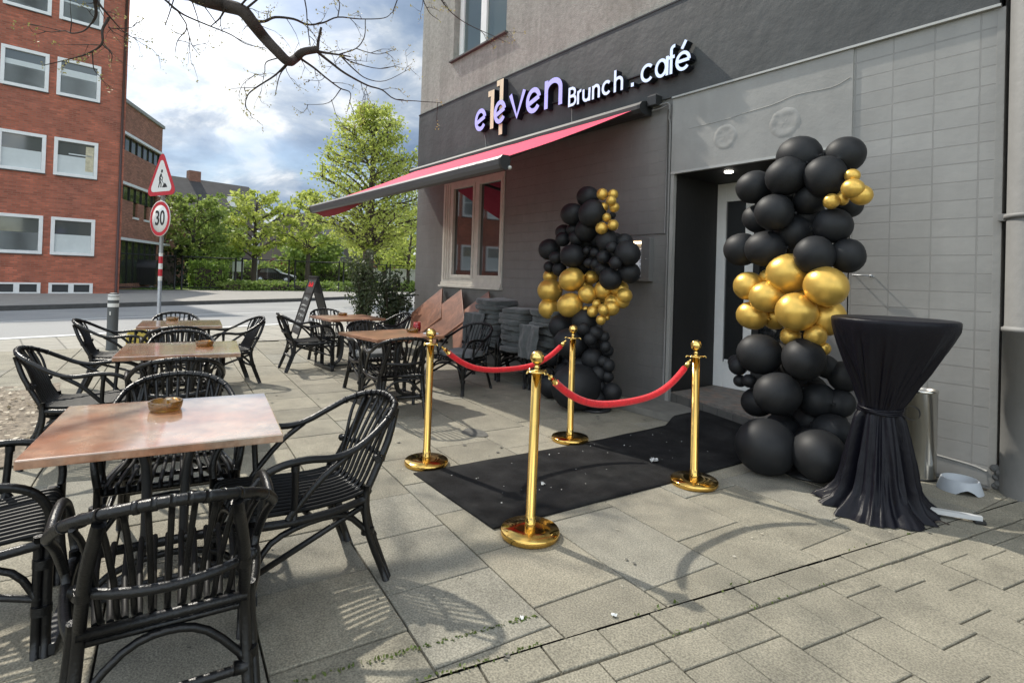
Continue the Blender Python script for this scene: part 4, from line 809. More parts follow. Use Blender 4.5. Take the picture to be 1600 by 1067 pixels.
for k in range(3):
    mb.tube([(SHV[0]+(.117+.006*math.sin(3*a+k))*math.cos(a), SHV[1]+(.117+.006*math.sin(3*a+k))*math.sin(a), .592+.011*k+.004*math.sin(2*a+k)) for a in [2*PI*q/28 for q in range(29)]], .0075, 6, sub=1, caps=False)
mb.build('tie_band', cloth_b, ct)
# loops and ends of the tie, flat ribbon
def flat(mb, pts, wd):
    P = [Vector(p) for p in pts]; L = []
    Q = []
    for i in range(len(P)-1):
        for q in range(5):
            t = q/5; p0 = P[max(i-1,0)]; p1,p2 = P[i],P[i+1]; p3 = P[min(i+2,len(P)-1)]; Q.append(.5*((2*p1)+(p2-p0)*t+(2*p0-5*p1+4*p2-p3)*t*t+(3*p1-p0-3*p2+p3)*t**3))
    Q.append(P[-1]); W_ = Vector((.35,.94,.0)).normalized()*wd/2; rows = [(mb.bm.verts.new(p-W_),mb.bm.verts.new(p+W_)) for p in Q]
    for a,b in zip(rows,rows[1:]): mb.bm.faces.new((a[0],b[0],b[1],a[1])).smooth = True
mb = MB(); bx, by = SHV[0]+.10, SHV[1]-.02
flat(mb, [(bx,by,.60),(bx+.05,by+.01,.645),(bx+.095,by+.01,.63),(bx+.10,by+.01,.585),(bx+.06,by,.565),(bx,by,.595)], .030)
flat(mb, [(bx,by,.60),(bx+.035,by+.01,.50),(bx+.03,by+.01,.40),(bx+.045,by+.02,.33)], .030); flat(mb, [(bx,by-.01,.60),(bx+.01,by-.03,.52),(bx+.02,by-.04,.44)], .028)
mb.build('ribbon_bow', cloth_b, ct)
foot_m = mat('white_lacquered_steel', (.55,.56,.56), .3)
mb = MB(); A_ = -.4+math.radians(28)
Mf = RZ(A_)
mb.prism([(.06,-.022),(.40,-.018),(.46,-.012),(.46,.012),(.40,.018),(.06,.022)], .02, .045, Mf); 
for k in (1,2,3): mb.prism([(.03,-.02),(.20,-.016),(.20,.016),(.03,.02)], .02, .045, RZ(A_+k*PI/2))
mb.tube([(0,0,.03),(0,0,1.14)], .025, 12); mb.lathe([(0,1.125),(.32,1.125),(.322,1.14),(.32,1.155),(0,1.156)], 48); mb.build('table_stand', foot_m, ct)
mb = MB(); mb.box((.42,-.024,0),(.475,.024,.02), Mf, bev=.006); mb.build('foot_cap', black_s, ct)

# ================================================================= STEEL BIN, DOG BOWL, TWIG
bn = empty('steel_bin', (-1.355,4.87,0), 0, 'slim polished steel bin against the wall behind the draped table', 'bin')
mb = MB(); mb.lathe([(.108,.012),(.108,.62),(.112,.622),(.112,.64),(.10,.642),(.098,.63),(.0,.60)], 48); mb.build('body', steel, bn)
mb = MB(); mb.lathe([(0,0),(.113,0),(.113,.012),(0,.012)], 40); mb.build('base_ring', black_s, bn)
bw = empty('dog_bowl', (-1.095,4.80,0), math.radians(32), 'pale grey plastic dog bowl on the ground by the wall corner', 'bowl')
mb = MB(); n_ = 64; out, inn = [], []
prof = [(.130,0),(.126,.014),(.106,.078),(.102,.082),(.096,.078),(.078,.030),(.0,.018)]
rows = []
for k,(r,z) in enumerate(prof[:-1]):
    row = []
    for i in range(n_):
        a = 2*PI*i/n_; zz_ = z
        if k <= 1:
            lift = max(0, 1-abs(((a-(-PI/2)+PI)%(2*PI))-PI)/.42); zz_ = z+.036*math.sqrt(lift) if lift > 0 else z
        row.append(mb.bm.verts.new((r*math.cos(a), r*math.sin(a), zz_)))
    rows.append(row)
c0 = mb.bm.verts.new((0,0,.018))
for a_,b_ in zip(rows,rows[1:]):
    for i in range(n_): mb.bm.faces.new((a_[i],a_[(i+1)%n_],b_[(i+1)%n_],b_[i])).smooth = True
for i in range(n_): mb.bm.faces.new((rows[-1][i],rows[-1][(i+1)%n_],c0)).smooth = True
mb.build('bowl', bowl_m, bw)
mb = MB(); mb.tube([(-1.02,3.98,.008),(-1.0,4.01,.014),(-.96,4.02,.006)], .004, 5); mb.tube([(-1.06,3.93,.007),(-1.04,3.95,.007)], .006, 5)
tag(mb.build('twig', bark), 'short brown twig bits lying beside the draped table', 'twig')

# ================================================================= RATTAN CHAIRS
def wrap(mb, c, d, r, n):
    c, d = Vector(c), Vector(d).normalized()
    for k in range(n):
        p = c+d*(.0062*(k-n/2)); mb.tube([p-d*.0030,p-d*.0012,p+d*.0012,p+d*.0030],[r*.965,r,r,r*.965],12,smooth=False)
def make_chair():
    r = empty('rattan_armchair')
    hw = .285
    # continuous rail: armrest curving down at the front, sweeping up over the back
    half = [(.262,.285,.415),(.275,.285,.50),(.284,.245,.575),(.288,.17,.612),(.288,.07,.618),(.286,-.04,.606),(.280,-.13,.622),(.262,-.225,.668),(.222,-.315,.720),(.150,-.378,.754),(.07,-.402,.768)]
    rail = half+[(0,-.408,.772)]+[(-x,y,z) for x,y,z in reversed(half)]
    mb = MB(); rr = [.0155]*len(rail); mb.tube(rail, .0148, 10, sub=4)
    # binding rings on the back rail
    L = [Vector(p) for p in rail]
    for k in range(-6,7):
        t = k/6.6; x = .25*t; 
        # interpolate the rail at x
        best = min(range(len(L)-1), key=lambda i: abs((L[i].x+L[i+1].x)/2-x)+(0 if L[i].y < -.15 else 9)); a, b = L[best], L[best+1]
        f = max(0,min(1,(x-a.x)/((b.x-a.x) or 1))); p = a+(b-a)*f; d = (b-a).normalized()*.007
        mb.tube([p-d,p+d], .0175, 10, smooth=False)
    mb.build('top_rail', rattan, r)
    for sg in (1,-1):
        mb = MB(); mb.tube([(.262*sg,.287,.43),(.262*sg,.285,.25),(.266*sg,.287,0)], .0150, 10); mb.tube([(.262*sg,.258,.42),(.260*sg,.258,.25),(.262*sg,.260,0)], .0150, 10)
        for z in (.17,.33): wrap(mb,(.262*sg,.272,z),(0,0,1),.031,5)
        mb.build('leg', rattan, r)
    for sg in (1,-1):
        mb = MB(); mb.tube([(.150*sg,-.385,.735),(.176*sg,-.335,.60),(.190*sg,-.262,.46),(.196*sg,-.228,.38),(.202*sg,-.245,.25),(.214*sg,-.335,0)], .0162, 10)
        mb.tube([(.210*sg,-.225,.43),(.215*sg,-.215,.34),(.224*sg,-.232,.22),(.236*sg,-.318,0)], .0145, 10); wrap(mb,(.207*sg,-.235,.235),(0,-.1,1),.028,5); wrap(mb,(.183*sg,-.30,.535),(0,-.3,1),.0205,4); mb.build('leg', rattan, r)
    # seat rails and slats that run front to back and up into the back
    mb = MB(); mb.tube([(-.262,.262,.392),(.262,.262,.392)], .016, 10); mb.tube([(-.200,-.238,.398),(.200,-.238,.398)], .015, 10); mb.tube([(-.205,-.222,.366),(.205,-.222,.366)], .011, 8)
    for sg in (1,-1): mb.tube([(.262*sg,.262,.39),(.262*sg,.10,.375),(.240*sg,-.08,.368),(.205*sg,-.225,.372)], .0165, 10)
    mb.tube([(-.245,.03,.368),(.245,.03,.368)], .012, 8); mb.build('seat_frame', rattan, r)
    mb = MB(); ns = 13
    for k in range(ns):
        t = -1+2*k/(ns-1); mb.tube([(.235*t,.285,.385),(.235*t,.270,.412),(.232*t,.22,.414),(.225*t,.05,.398),(.205*t,-.12,.392),(.195*t,-.215,.402)], .0092, 7)
    mb.build('seat', rattan_s, r)
    mb = MB(); ns = 9
    for k in range(ns):
        t = -1+2*k/(ns-1); z1 = .772-.030*t*t-.012*abs(t)**3; y1 = -.405+.055*t*t
        mb.tube([(.150*t,-.20,.398),(.153*t,-.232,.43),(.162*t,-.275,.53),(.185*t,(-.345+.03*t*t),.66),(.205*t,y1,z1-.01)], .0082, 7)
    mb.build('back_slats', rattan, r)
    mb = MB(); mb.tube([(-.212,-.272,.535),(-.12,-.318,.528),(0,-.332,.522),(.12,-.318,.528),(.212,-.272,.535)], .0138, 10)
    for sg in (1,-1): wrap(mb,(.185*sg,-.287,.533),(1,-.5*sg,0),.017,6)
    for sg in (1,-1): mb.tube([(.205*sg,-.276,.534),(.175*sg,-.292,.532)], .0185, 8, smooth=False)
    mb.build('back_rail', rattan, r)
    for sg in (1,-1):
        mb = MB()
        mb.tube([(.287*sg,.115,.61),(.280*sg,.11,.50),(.262*sg,.105,.385)], .0132, 9)
        mb.tube([(.283*sg,-.115,.612),(.278*sg,.0,.535),(.270*sg,.10,.43),(.265*sg,.13,.39)], .0132, 9); wrap(mb,(.287*sg,.115,.598),(0,0,1),.0165,4)
        mb.build('arm_brace', rattan, r)
    mb = MB()
    for sg in (1,-1):
        mb.tube([(.262*sg,.262,.20),(.255*sg,.19,.31),(.240*sg,.04,.348),(.222*sg,-.12,.33),(.214*sg,-.222,.24)], .0125, 8)
        mb.tube([(.258*sg,.25,.205),(.215*sg,-.20,.345)], .0125, 8, smooth=False)
    mb.tube([(-.258,.262,.20),(-.17,.262,.31),(0,.262,.350),(.17,.262,.31),(.258,.262,.20)], .012, 8)
    mb.tube([(-.215,-.25,.205),(-.10,-.24,.325),(0,-.235,.352),(.10,-.24,.325),(.215,-.25,.205)], .012, 8); mb.tube([(-.215,-.262,.20),(.215,-.262,.20)], .014, 8)
    for sg in (1,-1): mb.tube([(.205*sg,-.262,.202),(.168*sg,-.262,.205)], .0195, 8, smooth=False)
    mb.build('stretcher', rattan, r); return r
chair0 = make_chair()
CH = [ # x, y, facing azimuth, label
 (-2.02,.235,174,'black rattan armchair nearest the camera, its back to the viewer at the near table'),
 (-2.49,.775,-88,'black rattan armchair on the right side of the near table seen from its side'),
 (-3.13,.37,-8,'black rattan armchair tucked under the far side of the near table'),
 (-2.76,-.345,88,'black rattan armchair cut off by the left edge at the near table'),
 (-4.97,.06,80,'black rattan armchair at the left side of the second table, beside the tree pit'),
 (-4.49,.53,176,'black rattan armchair pushed in between the near table and the second table'),
 (-5.53,.70,-4,'black rattan armchair behind the second table with its back to the third table'),
 (-6.70,.76,178,'black rattan armchair in front of the third table with its back to the camera'),
 (-7.36,.33,82,'black rattan armchair left of the third table in front of the striped bollard'),
 (-7.30,1.36,-84,'black rattan armchair right of the third table standing free on the pavement'),
 (-7.95,.92,-4,'black rattan armchair behind the third table nearest the sign post'),
 (-7.85,2.50,86,'black rattan armchair left of the chalkboard side table'),
 (-8.33,2.98,-5,'black rattan armchair behind the table in front of the chalkboard'),
 (-7.62,3.50,-92,'black rattan armchair in front of the potted shrubs'),
 (-6.02,2.68,-2,'black rattan armchair with a pale pad behind the table holding the drink'),
 (-4.98,2.45,168,'black rattan armchair with its back to the camera at the table holding the drink'),
 (-5.60,3.60,-72,'black rattan armchair with a grey seat pad just left of the rope'),
 (-6.13,4.60,-90,'black rattan armchair by the wall under the left blanket pile'),
 (-5.52,4.58,-88,'black rattan armchair by the wall under the middle blanket pile'),
 (-4.90,4.60,-92,'black rattan armchair by the wall half hidden behind the far balloon column'),
]
for i,(x,y,az,lab) in enumerate(CH):
    c_ = chair0 if i == 0 else copy_tree(chair0); c_.location = (x,y,.001); c_.rotation_euler = (0,0,math.radians(az-90))
    tag(c_, lab, 'armchair', 'black rattan armchairs on the terrace')

# ================================================================= TABLES
def make_table(top_m):
    r = empty('cafe_table'); s_ = .405
    mb = MB(); mb.box((-s_,-s_,.688),(s_,s_,.72), bev=.005); mb.build('tabletop', top_m, r)
    mb = MB(); mb.box((-.03,-.30,.664),(.03,.30,.687)); mb.box((-.30,-.03,.6645),(.30,.03,.6865)); mb.build('top_bracket', dark_metal, r)
    # two facing curved posts
    mb = MB()
    for sg in (1,-1):
        path = [(0,.20*sg,.664),(0,.115*sg,.63),(0,.075*sg,.54),(0,.068*sg,.36),(0,.072*sg,.22),(0,.11*sg,.10),(0,.22*sg,.045),(0,.34*sg,.035)]
        for dx in (-.021,.021): mb.tube([(x+dx,y,z) for x,y,z in path], .018, 8)
    mb.build('pedestal', dark_metal, r)
    mb = MB()
    for sg in (1,-1): mb.box((-.30,.32*sg-.022,.006),(.30,.32*sg+.022,.046), bev=.004)
    mb.box((-.022,-.298,.012),(.022,.298,.040)); mb.build('base_bar', dark_metal, r)
    mb = MB()
    for sx in (1,-1):
        for sy in (1,-1): mb.lathe([(0,0),(.018,0),(.018,.0055),(0,.0055)], 12, c=(.28*sx,.32*sy,0))
    mb.build('foot', black_s, r); return r
tA = make_table(table_m); tB = make_table(table_b)
TB = [(-2.72,.30,-9,'A','marbled copper café table in the foreground with an amber ashtray'),
      (-5.08,.63,-9,'A','second marbled copper café table behind the near one'),
      (-7.36,.90,-8,'A','third marbled copper café table farthest down the left row'),
      (-7.77,3.03,2,'B','brown marbled café table beside the chalkboard'),
      (-5.46,2.62,6,'B','brown marbled café table carrying the red drink')]
done = set()
for x,y,ro,k,lab in TB:
    src = {'A':tA,'B':tB}[k]; t = src if k not in done else copy_tree(src); done.add(k)
    t.location = (x,y,0); t.rotation_euler = (0,0,math.radians(ro)); tag(t, lab, 'table', 'marbled café tables')
def make_ashtray():
    mb = MB(); n_ = 40; prof = [(0,.0),(.056,.0),(.062,.004),(.066,.020),(.068,.038),(.066,.041),(.059,.040),(.056,.016),(.03,.010),(0,.010)]
    mb.lathe(prof, n_)
    for v in mb.bm.verts:
        a = math.atan2(v.co.y,v.co.x); 
        if v.co.z > .03:
            for q in range(4):
                dd = abs(((a-q*PI/2+PI)%(2*PI))-PI)
                if dd < .10: v.co.z -= .005
    return mb.build('ashtray', amber)
ash = make_ashtray()
for i,(x,y,lab) in enumerate([(-2.90,.305,'amber glass ashtray with a cigarette end on the foreground table'),(-5.14,.80,'amber glass ashtray on the second table'),(-7.74,.85,'amber glass ashtray on the third table'),(-8.02,3.05,'amber glass ashtray on the brown table by the chalkboard'),(-5.52,2.90,'low glass ashtray beside the red drink')]):
    a_ = ash if i == 0 else ash.copy()
    if i: COL.objects.link(a_)
    a_.location = (x,y,.7205); a_.rotation_euler = (0,0,i*.4); a_.scale = (1,1,1.05) if i == 0 else (1,1,1)
    tag(a_, lab, 'ashtray', 'glass ashtrays on the tables')
mb = MB(); mb.tube([(0,0,0),(.03,.012,.006)], .0038, 8, smooth=False); tag(mb.build('cigarette_end', mat('cigarette_paper',(.6,.55,.45),.8), loc=(-2.953,.315,.756)), 'cigarette end on the rim of the foreground ashtray', 'cigarette end')
dr = empty('red_drink', (-5.60,3.0,.7205), 0, 'glass of red drink on the brown table left of the brass post', 'drink')
mb = MB(); mb.lathe([(0,.0),(.036,.0),(.038,.01),(.041,.105),(.039,.105),(.036,.012),(0,.012)], 24); mb.build('glass', mat('clear_tumbler',(.35,.05,.04),.05,spec=.8), dr)
mb = MB(); mb.lathe([(0,.013),(.0415,.013),(.0425,.082),(0,.083)], 24); mb.build('drink_surface', mat('red_liquid',(.25,.008,.01),.08), dr)
mb = MB(); mb.box((-.07,-.05,0),(.07,.05,.012), bev=.004); tag(mb.build('napkin_pad', mat('pale_blue_pad',(.5,.56,.62),.7), loc=(-5.28,3.0,.7205), rot=.3), 'pale folded card at the right edge of the table with the drink', 'card')

# ================================================================= CUSHIONS AND BLANKETS
def cushion(mb, w_, d_, h_, seed, fold=0):
    sub = bmesh.new(); bmesh.ops.create_cube(sub, size=2); bmesh.ops.subdivide_edges(sub, edges=sub.edges[:], cuts=9, use_grid_fill=True)
    for v in sub.verts:
        p = v.co.copy(); m_ = (abs(p.x)**5+abs(p.y)**5)**.2; rim = max(abs(p.x),abs(p.y)); k = math.sqrt(max(0,1-rim**4*.85))
        l = max(.001,(abs(p.x)**4+abs(p.y)**4)**.25); f = 1/max(1,l) if rim > .6 else 1
        q = Vector((p.x*f*w_/2, p.y*f*d_/2, p.z*h_/2*(.25+.75*k)))
        n_ = mnoise.noise(Vector((q.x*9+seed*3.1,q.y*9,q.z*9+seed))); q += Vector((q.x,q.y,0)).normalized()*n_*.034 if q.length > 1e-6 else Vector()
        q.z += .014*mnoise.noise(Vector((q.x*8+seed,q.y*8,seed*2)))+.004*mnoise.noise(Vector((q.x*16+seed,q.y*16,seed)))+fold*.03*math.sin(q.x*14+seed)*abs(q.x)
        v.co = q
    for f in sub.faces: f.smooth = True
    return sub
def place_c(x,y,z,w_,d_,h_,rot,seed,m,name,label,cat,group,tilt=0,fold=0):
    mb = MB(); mb._merge(cushion(mb,w_,d_,h_,seed,fold)); o = mb.build(name, m, loc=(x,y,z)); o.rotation_euler = (tilt*.6,tilt,rot); return tag(o,label,cat,group)
piles = [(-6.10,4.50,9,'left'),(-5.50,4.46,8,'middle'),(-4.93,4.50,8,'right')]
ordn = ['lowest','second','third','fourth','fifth','sixth','seventh','eighth','topmost']
for px_,py_,n,which in piles:
    z = .425; r = random.Random(int(-px_*10))
    for k in range(n):
        h_ = r.uniform(.066,.080); z += h_*.48
        od = 'topmost' if k == n-1 else ordn[k]
        place_c(px_+r.uniform(-.03,.03), py_+r.uniform(-.03,.02), z, r.uniform(.46,.56), r.uniform(.42,.50), h_*1.12, r.uniform(-.2,.2), k+px_*3, cushion_m, 'folded_blanket', f'{od} charcoal fleece blanket in the {which} pile by the wall', 'blanket', 'charcoal blankets piled on the wall chairs', r.uniform(-.06,.06), fold=.7 if k > n-3 else .3)
        z += h_*.48
# loose blankets hanging over chair fronts
def throw(x,y,z,w_,drop,rot,seed,label):
    mb = MB(); nx,ny = 26,30; V = []
    for j in range(ny+1):
        t = j/ny; row = []
        for i in range(nx+1):
            s_ = i/nx-.5
            if t < .4: yy, zz_ = -(t/.4)*.20, .02
            else: u = (t-.4)/.6; yy, zz_ = -.20-.05*math.sin(u*PI/2), .02-u*drop
            yy -= .016*math.sin(s_*13+seed)*t+.02*mnoise.noise(Vector((s_*3,t*3,seed+9)))+.02*mnoise.noise(Vector((s_*6,t*6,seed))); zz_ += .02*mnoise.noise(Vector((s_*5,t*5,seed+4)))
            row.append(mb.bm.verts.new((s_*w_*(1-.15*t),yy,zz_)))
        V.append(row)
    for j in range(ny):
        for i in range(nx): mb.bm.faces.new((V[j][i],V[j+1][i],V[j+1][i+1],V[j][i+1])).smooth = True
    o = mb.build('draped_blanket', cushion_m, loc=(x,y,z), rot=rot); return tag(o,label,'blanket','charcoal blankets piled on the wall chairs')
throw(-6.28,4.42,.84,.42,.42,.15,1.3,'charcoal blanket hanging down the front of the left pile')
throw(-4.98,4.36,.78,.44,.38,-.1,4.1,'charcoal blanket hanging down beside the far balloon column')
place_c(-5.60,3.60,.435,.43,.43,.085,.3,31,cushion_l,'seat_pad','grey seat pad on the armchair left of the rope','seat pad','grey seat pads')
place_c(-6.02,2.68,.435,.43,.43,.08,.0,32,cushion_l,'seat_pad','pale grey seat pad on the armchair behind the table with the drink','seat pad','grey seat pads')

# ================================================================= LEANING FOLDED TABLES
def lean_table():
    r = empty('folded_table'); h = .40; RX = Matrix.Rotation(math.radians(-33),4,'X')
    mb = MB(); mb.box((-h,-.013,-h),(h,.013,h), RX @ Matrix.Rotation(PI/4,4,'Y'), bev=.004); mb.build('tabletop', lean_m, r)
    mb = MB(); mb.tube([(0,.03,.12),(0,.10,-.12),(0,.13,-.34)], .02, 8, M_=RX); mb.box((-.20,.11,-.37),(.20,.15,-.33), RX); mb.build('folded_base', dark_metal, r); return r
lt = lean_table()
for i,(x,y,lab) in enumerate([(-8.47,4.70,'brown marbled folded table leaning on the wall, nearest the shrubs'),(-7.82,4.69,'brown marbled folded table leaning on the wall, middle of the three'),(-7.08,4.71,'brown marbled folded table leaning on the wall, beside the blankets')]):
    t = lt if i == 0 else copy_tree(lt); t.location = (x,y+.01*i,.66); t.rotation_euler = (0,0,(-.05,.03,-.02)[i]); tag(t, lab, 'table', 'folded tables leaning on the café wall')

# ================================================================= POTTED SHRUBS
def potted(x,y,ht,rad,seed,label,m):
    r = random.Random(seed); t = empty('potted_shrub', (x,y,0), 0, label, 'shrub', 'potted shrubs at the building corner')
    mb = MB(); mb.lathe([(0,0),(.16,0),(.21,.36),(.225,.38),(.225,.42),(.20,.42),(.195,.38),(0,.37)], 28); mb.build('pot', mat('dark_plant_pot',(.03,.03,.032),.6) if seed == 3 else bpy.data.materials['dark_plant_pot'], t)
    mb = MB(); pts = []
    for k in range(34):
        a = r.uniform(0,2*PI); lean = r.uniform(.1,1)**.8*rad; h_ = ht*r.uniform(.62,1.0)*(1-.22*lean/rad)
        p = [(0.05*math.cos(a),.05*math.sin(a),.38),(lean*.35*math.cos(a),lean*.35*math.sin(a),.38+(h_-.38)*.45),(lean*.8*math.cos(a+.15),lean*.8*math.sin(a+.15),.38+(h_-.38)*.8),(lean*math.cos(a+.2),lean*math.sin(a+.2),h_)]
        mb.tube(p,[.009,.007,.005,.002],4,sub=2)
        for q in range(int(62*ht/1.5)):
            u = r.uniform(.12,1.0); s_ = u*3; j = min(2,int(s_)); f = s_-j; c_ = Vector(p[j]).lerp(Vector(p[j+1]),f)
            pts.append(c_+Vector((r.gauss(0,.045),r.gauss(0,.045),r.gauss(0,.04))))
    mb.build('stems', bark, t); leaves('foliage', pts, .034, m, t, r, elong=2.3)
potted(-10.25,4.30,2.05,.40,3,'tall loose potted shrub left of the darker one behind the tables',leafmat('olive_shrub_leaves',(.04,.06,.022),(.12,.15,.07),.3))
potted(-9.35,4.42,1.60,.46,8,'dense dark potted shrub against the café corner',leaf_d)
# ================================================================= CHALKBOARD
ab = empty('chalkboard', (-11.25,3.66,0), math.atan2(-.1,.99), 'black A-frame chalkboard with chalk writing standing at the kerb', 'chalkboard')
chalk = mat('chalk', (.55,.55,.53), .9); slate = mat('slate_board', (.022,.023,.024), .6, var=.3, vs=6); black_wood = mat('black_wood_frame', (.012,.012,.012), .5)
W2, HB, SP = .36, 1.25, .36
for sg in (-1,1):
    ang = math.atan2(SP, HB); Mp = TR(0,SP*sg,0) @ Matrix.Rotation(ang*sg,4,'X'); L_ = math.hypot(SP,HB)
    mb = MB(); 
    for bx in [((-W2,-.014,.0),(-W2+.035,.014,L_)),((W2-.035,-.014,.0),(W2,.014,L_)),((-W2+.035,-.013,L_-.05),(W2-.035,.013,L_)),((-W2+.035,-.013,.13),(W2-.035,.013,.17)),((-W2+.035,-.013,L_-.36),(W2-.035,.013,L_-.33))]: mb.box(*bx, Mp)
    fr = mb.build('frame', black_wood, ab); mb = MB(); mb.box((-W2+.035,-.006,.17),(W2-.035,.006,L_-.05), Mp); mb.build('slate', slate, fr)
    if sg == -1:
        mb = MB(); r = random.Random(4); y = -.0085
        rows_ = [(L_-.46,.075,3),(L_-.60,.03,1),(L_-.68,.06,4),(L_-.80,.08,4),(L_-.93,.06,4),(L_-1.03,.05,4)]
        for z,h_,nw in rows_:
            x = -.21
            while x < .20:
                pts = [(x+.010*i+r.uniform(-.006,.006), y, z+r.uniform(-.5,.5)*h_) for i in range(r.choice([4,5,6]))]
                mb.tube([tuple(p) for p in pts], .0035, 4, sub=2, M_=Mp); x += .075*r.uniform(.8,1.2)
        mb.tube([(-.15+.02*i, y, L_-.585+.008*math.sin(i*1.6)) for i in range(14)], .005, 4, M_=Mp)
        mb.build('chalk_writing', chalk, fr)
        rm = mat('red_script', (.65,.02,.03), .5)
        cu = bpy.data.curves.new('script','FONT'); cu.body = "Coca-Cola"; cu.size = .088; cu.shear = .35; cu.offset = .0035; cu.extrude = .002; cu.align_x = 'CENTER'
        to = bpy.data.objects.new('script_tmp', cu); COL.objects.link(to); dg = bpy.context.evaluated_depsgraph_get(); me = bpy.data.meshes.new_from_object(to.evaluated_get(dg)); bpy.data.objects.remove(to)
        me.transform(Mp @ TR(0,-.0105,L_-.20) @ Matrix.Rotation(PI/2,4,'X') @ Matrix.Diagonal((1.0,1.5,1,1))); me.materials.clear(); me.materials.append(rm)
        o = bpy.data.objects.new('red_script_logo', me); COL.objects.link(o); o.parent = fr
mb = MB(); mb.box((-W2,-.03,HB-.005),(W2,.03,HB+.02)); mb.build('hinge', black_wood, ab)

# ================================================================= SIGN POST AND BOLLARD
sp = empty('sign_post', (-11.26,1.03,0), 0, 'leaning traffic sign post with roadworks triangle above a 30 disc', 'traffic sign')
sp.rotation_euler = (0,0,0)
mb = MB(); mb.tube([(0,0,0),(0,0,3.20)], .030, 16, smooth=False); mb.build('post', galv, sp)
mb = MB()
for z0,z1,k in ((1.20,1.32,0),(1.42,1.54,0)): mb.lathe([(.0315,z0),(.0315,z1)], 20)
mb.build('red_band', red_s, sp); mb = MB()
for z0,z1 in ((1.12,1.198),(1.322,1.418),(1.542,1.60)): mb.lathe([(.0315,z0),(.0315,z1)], 20)
mb.build('white_band', white_s, sp)
SNA = math.atan2(-.92,.40); Ms = RZ(SNA+PI/2)    # local -Y is the sign's face
def disc(mb, r, y, zc, t=.004): mb.lathe([(0,t),(r,t),(r,0),(0,0)], 40, M_=Ms @ TR(0,y,zc) @ Matrix.Rotation(PI/2,4,'X'))
mb = MB(); disc(mb,.31,-.034,2.19,.006); sg1 = mb.build('speed_sign', white_s, sp, 'round speed limit 30 sign')if False else None
mb.bm.free() if False else None
sgn = mb.build('speed_sign', white_s, sp); sgn['label'] = 'round speed limit 30 sign'
mb = MB(); n_=48
def ringm(mb, r0, r1, y, zc):
    a = [mb.bm.verts.new(Ms @ Vector((r0*math.cos(2*PI*k/n_),y,zc+r0*math.sin(2*PI*k/n_)))) for k in range(n_)]; b = [mb.bm.verts.new(Ms @ Vector((r1*math.cos(2*PI*k/n_),y,zc+r1*math.sin(2*PI*k/n_)))) for k in range(n_)]
    for k in range(n_): mb.bm.faces.new((a[k],b[k],b[(k+1)%n_],a[(k+1)%n_]))
ringm(mb,.235,.298,-.0425,2.19); mb.build('red_ring', red_s, sgn)
def text_mesh(body, size, M_, m, parent, name, offset=0, ext=.001):
    cu = bpy.data.curves.new('t','FONT'); cu.body = body; cu.size = size; cu.extrude = ext; cu.offset = offset; cu.align_x = 'CENTER'; cu.align_y = 'CENTER'
    to = bpy.data.objects.new('t', cu); COL.objects.link(to); dg = bpy.context.evaluated_depsgraph_get(); me = bpy.data.meshes.new_from_object(to.evaluated_get(dg)); bpy.data.objects.remove(to)
    me.transform(M_); me.materials.clear(); me.materials.append(m); o = bpy.data.objects.new(name, me); COL.objects.link(o); o.parent = parent; return o
text_mesh("30", .33, Ms @ TR(0,-.0435,2.19) @ Matrix.Rotation(PI/2,4,'X') @ Matrix.Diagonal((.92,1.08,1,1)), black_s, sgn, 'numerals', .004)
def tri(mb, s_, y, zc, t):
    Mx = Ms @ TR(0,y,zc) @ Matrix.Rotation(PI/2,4,'X'); c_ = .09*s_; pts = []
    for k in range(3):
        a = PI/2+k*2*PI/3; cx_,cy_ = (s_/math.sqrt(3)-2*c_)*math.cos(a), (s_/math.sqrt(3)-2*c_)*math.sin(a)
        pts += [(cx_+c_*math.cos(a+d_), cy_+c_*math.sin(a+d_)) for d_ in (-1.05,-.5,0,.5,1.05)]
    mb.prism(pts, 0, t, Mx)
ZC = 2.86
mb = MB(); tri(mb,.93,-.034,ZC,.005); ts = mb.build('roadworks_sign', red_s, sp); ts['label'] = 'red triangular roadworks sign'
mb = MB(); tri(mb,.70,-.0395,ZC,.0015); mb.build('white_field', white_s, ts)
mb = MB(); y = -.0425
def stroke(p, wd, closed=False):
    sub = MB(); sub.ribbon(p, wd, y, y+.0008, closed); mb._merge(sub.bm, Ms @ TR(0,0,ZC))
sub = MB(); sub.ball((.012,y,.150),.030,(1,.03,1)); mb._merge(sub.bm, Ms @ TR(0,0,ZC))
stroke([(.0,.105),(-.045,.04),(-.04,-.02)],.045); stroke([(-.04,-.02),(-.075,-.13)],.028); stroke([(-.035,-.02),(.0,-.07),(-.005,-.13)],.028); stroke([(-.01,.08),(.04,.03),(.02,-.02)],.020); stroke([(-.05,.05),(.11,-.10)],.012)
sub = MB(); sub.bm.faces.new([sub.bm.verts.new(p) for p in [(.03,y,-.135),(.19,y,-.135),(.155,y,-.085),(.11,y,-.055),(.07,y,-.085)]]); mb._merge(sub.bm, Ms @ TR(0,0,ZC))
mb.build('pictogram', black_s, ts)
bo = empty('bollard', (-11.0,.38,0), 0, 'dark grey bollard with white bands at the pavement edge', 'bollard')
bm_ = mat('bollard_grey', (.075,.08,.08), .6, var=.1)
mb = MB(); mb.lathe([(.082,0),(.082,.02),(.076,.03),(.076,.865),(.070,.90),(.045,.915),(0,.918)], 32); mb.build('body', bm_, bo)
mb = MB(); mb.lathe([(.0772,.80),(.0772,.855)], 32); mb.lathe([(.0772,.69),(.0772,.75)], 32); mb.lathe([(.0765,.868),(.0735,.893)], 32); mb.build('white_band', white_s, bo)
mb = MB(); mb.box((.06,-.05,.56),(.078,-.03,.62)); mb.build('sticker', white_s, bo)
yb_ = empty('yellow_board', (-9.9,.66,0), math.radians(95), 'small round topped yellow board with dark print behind the left chairs', 'board')
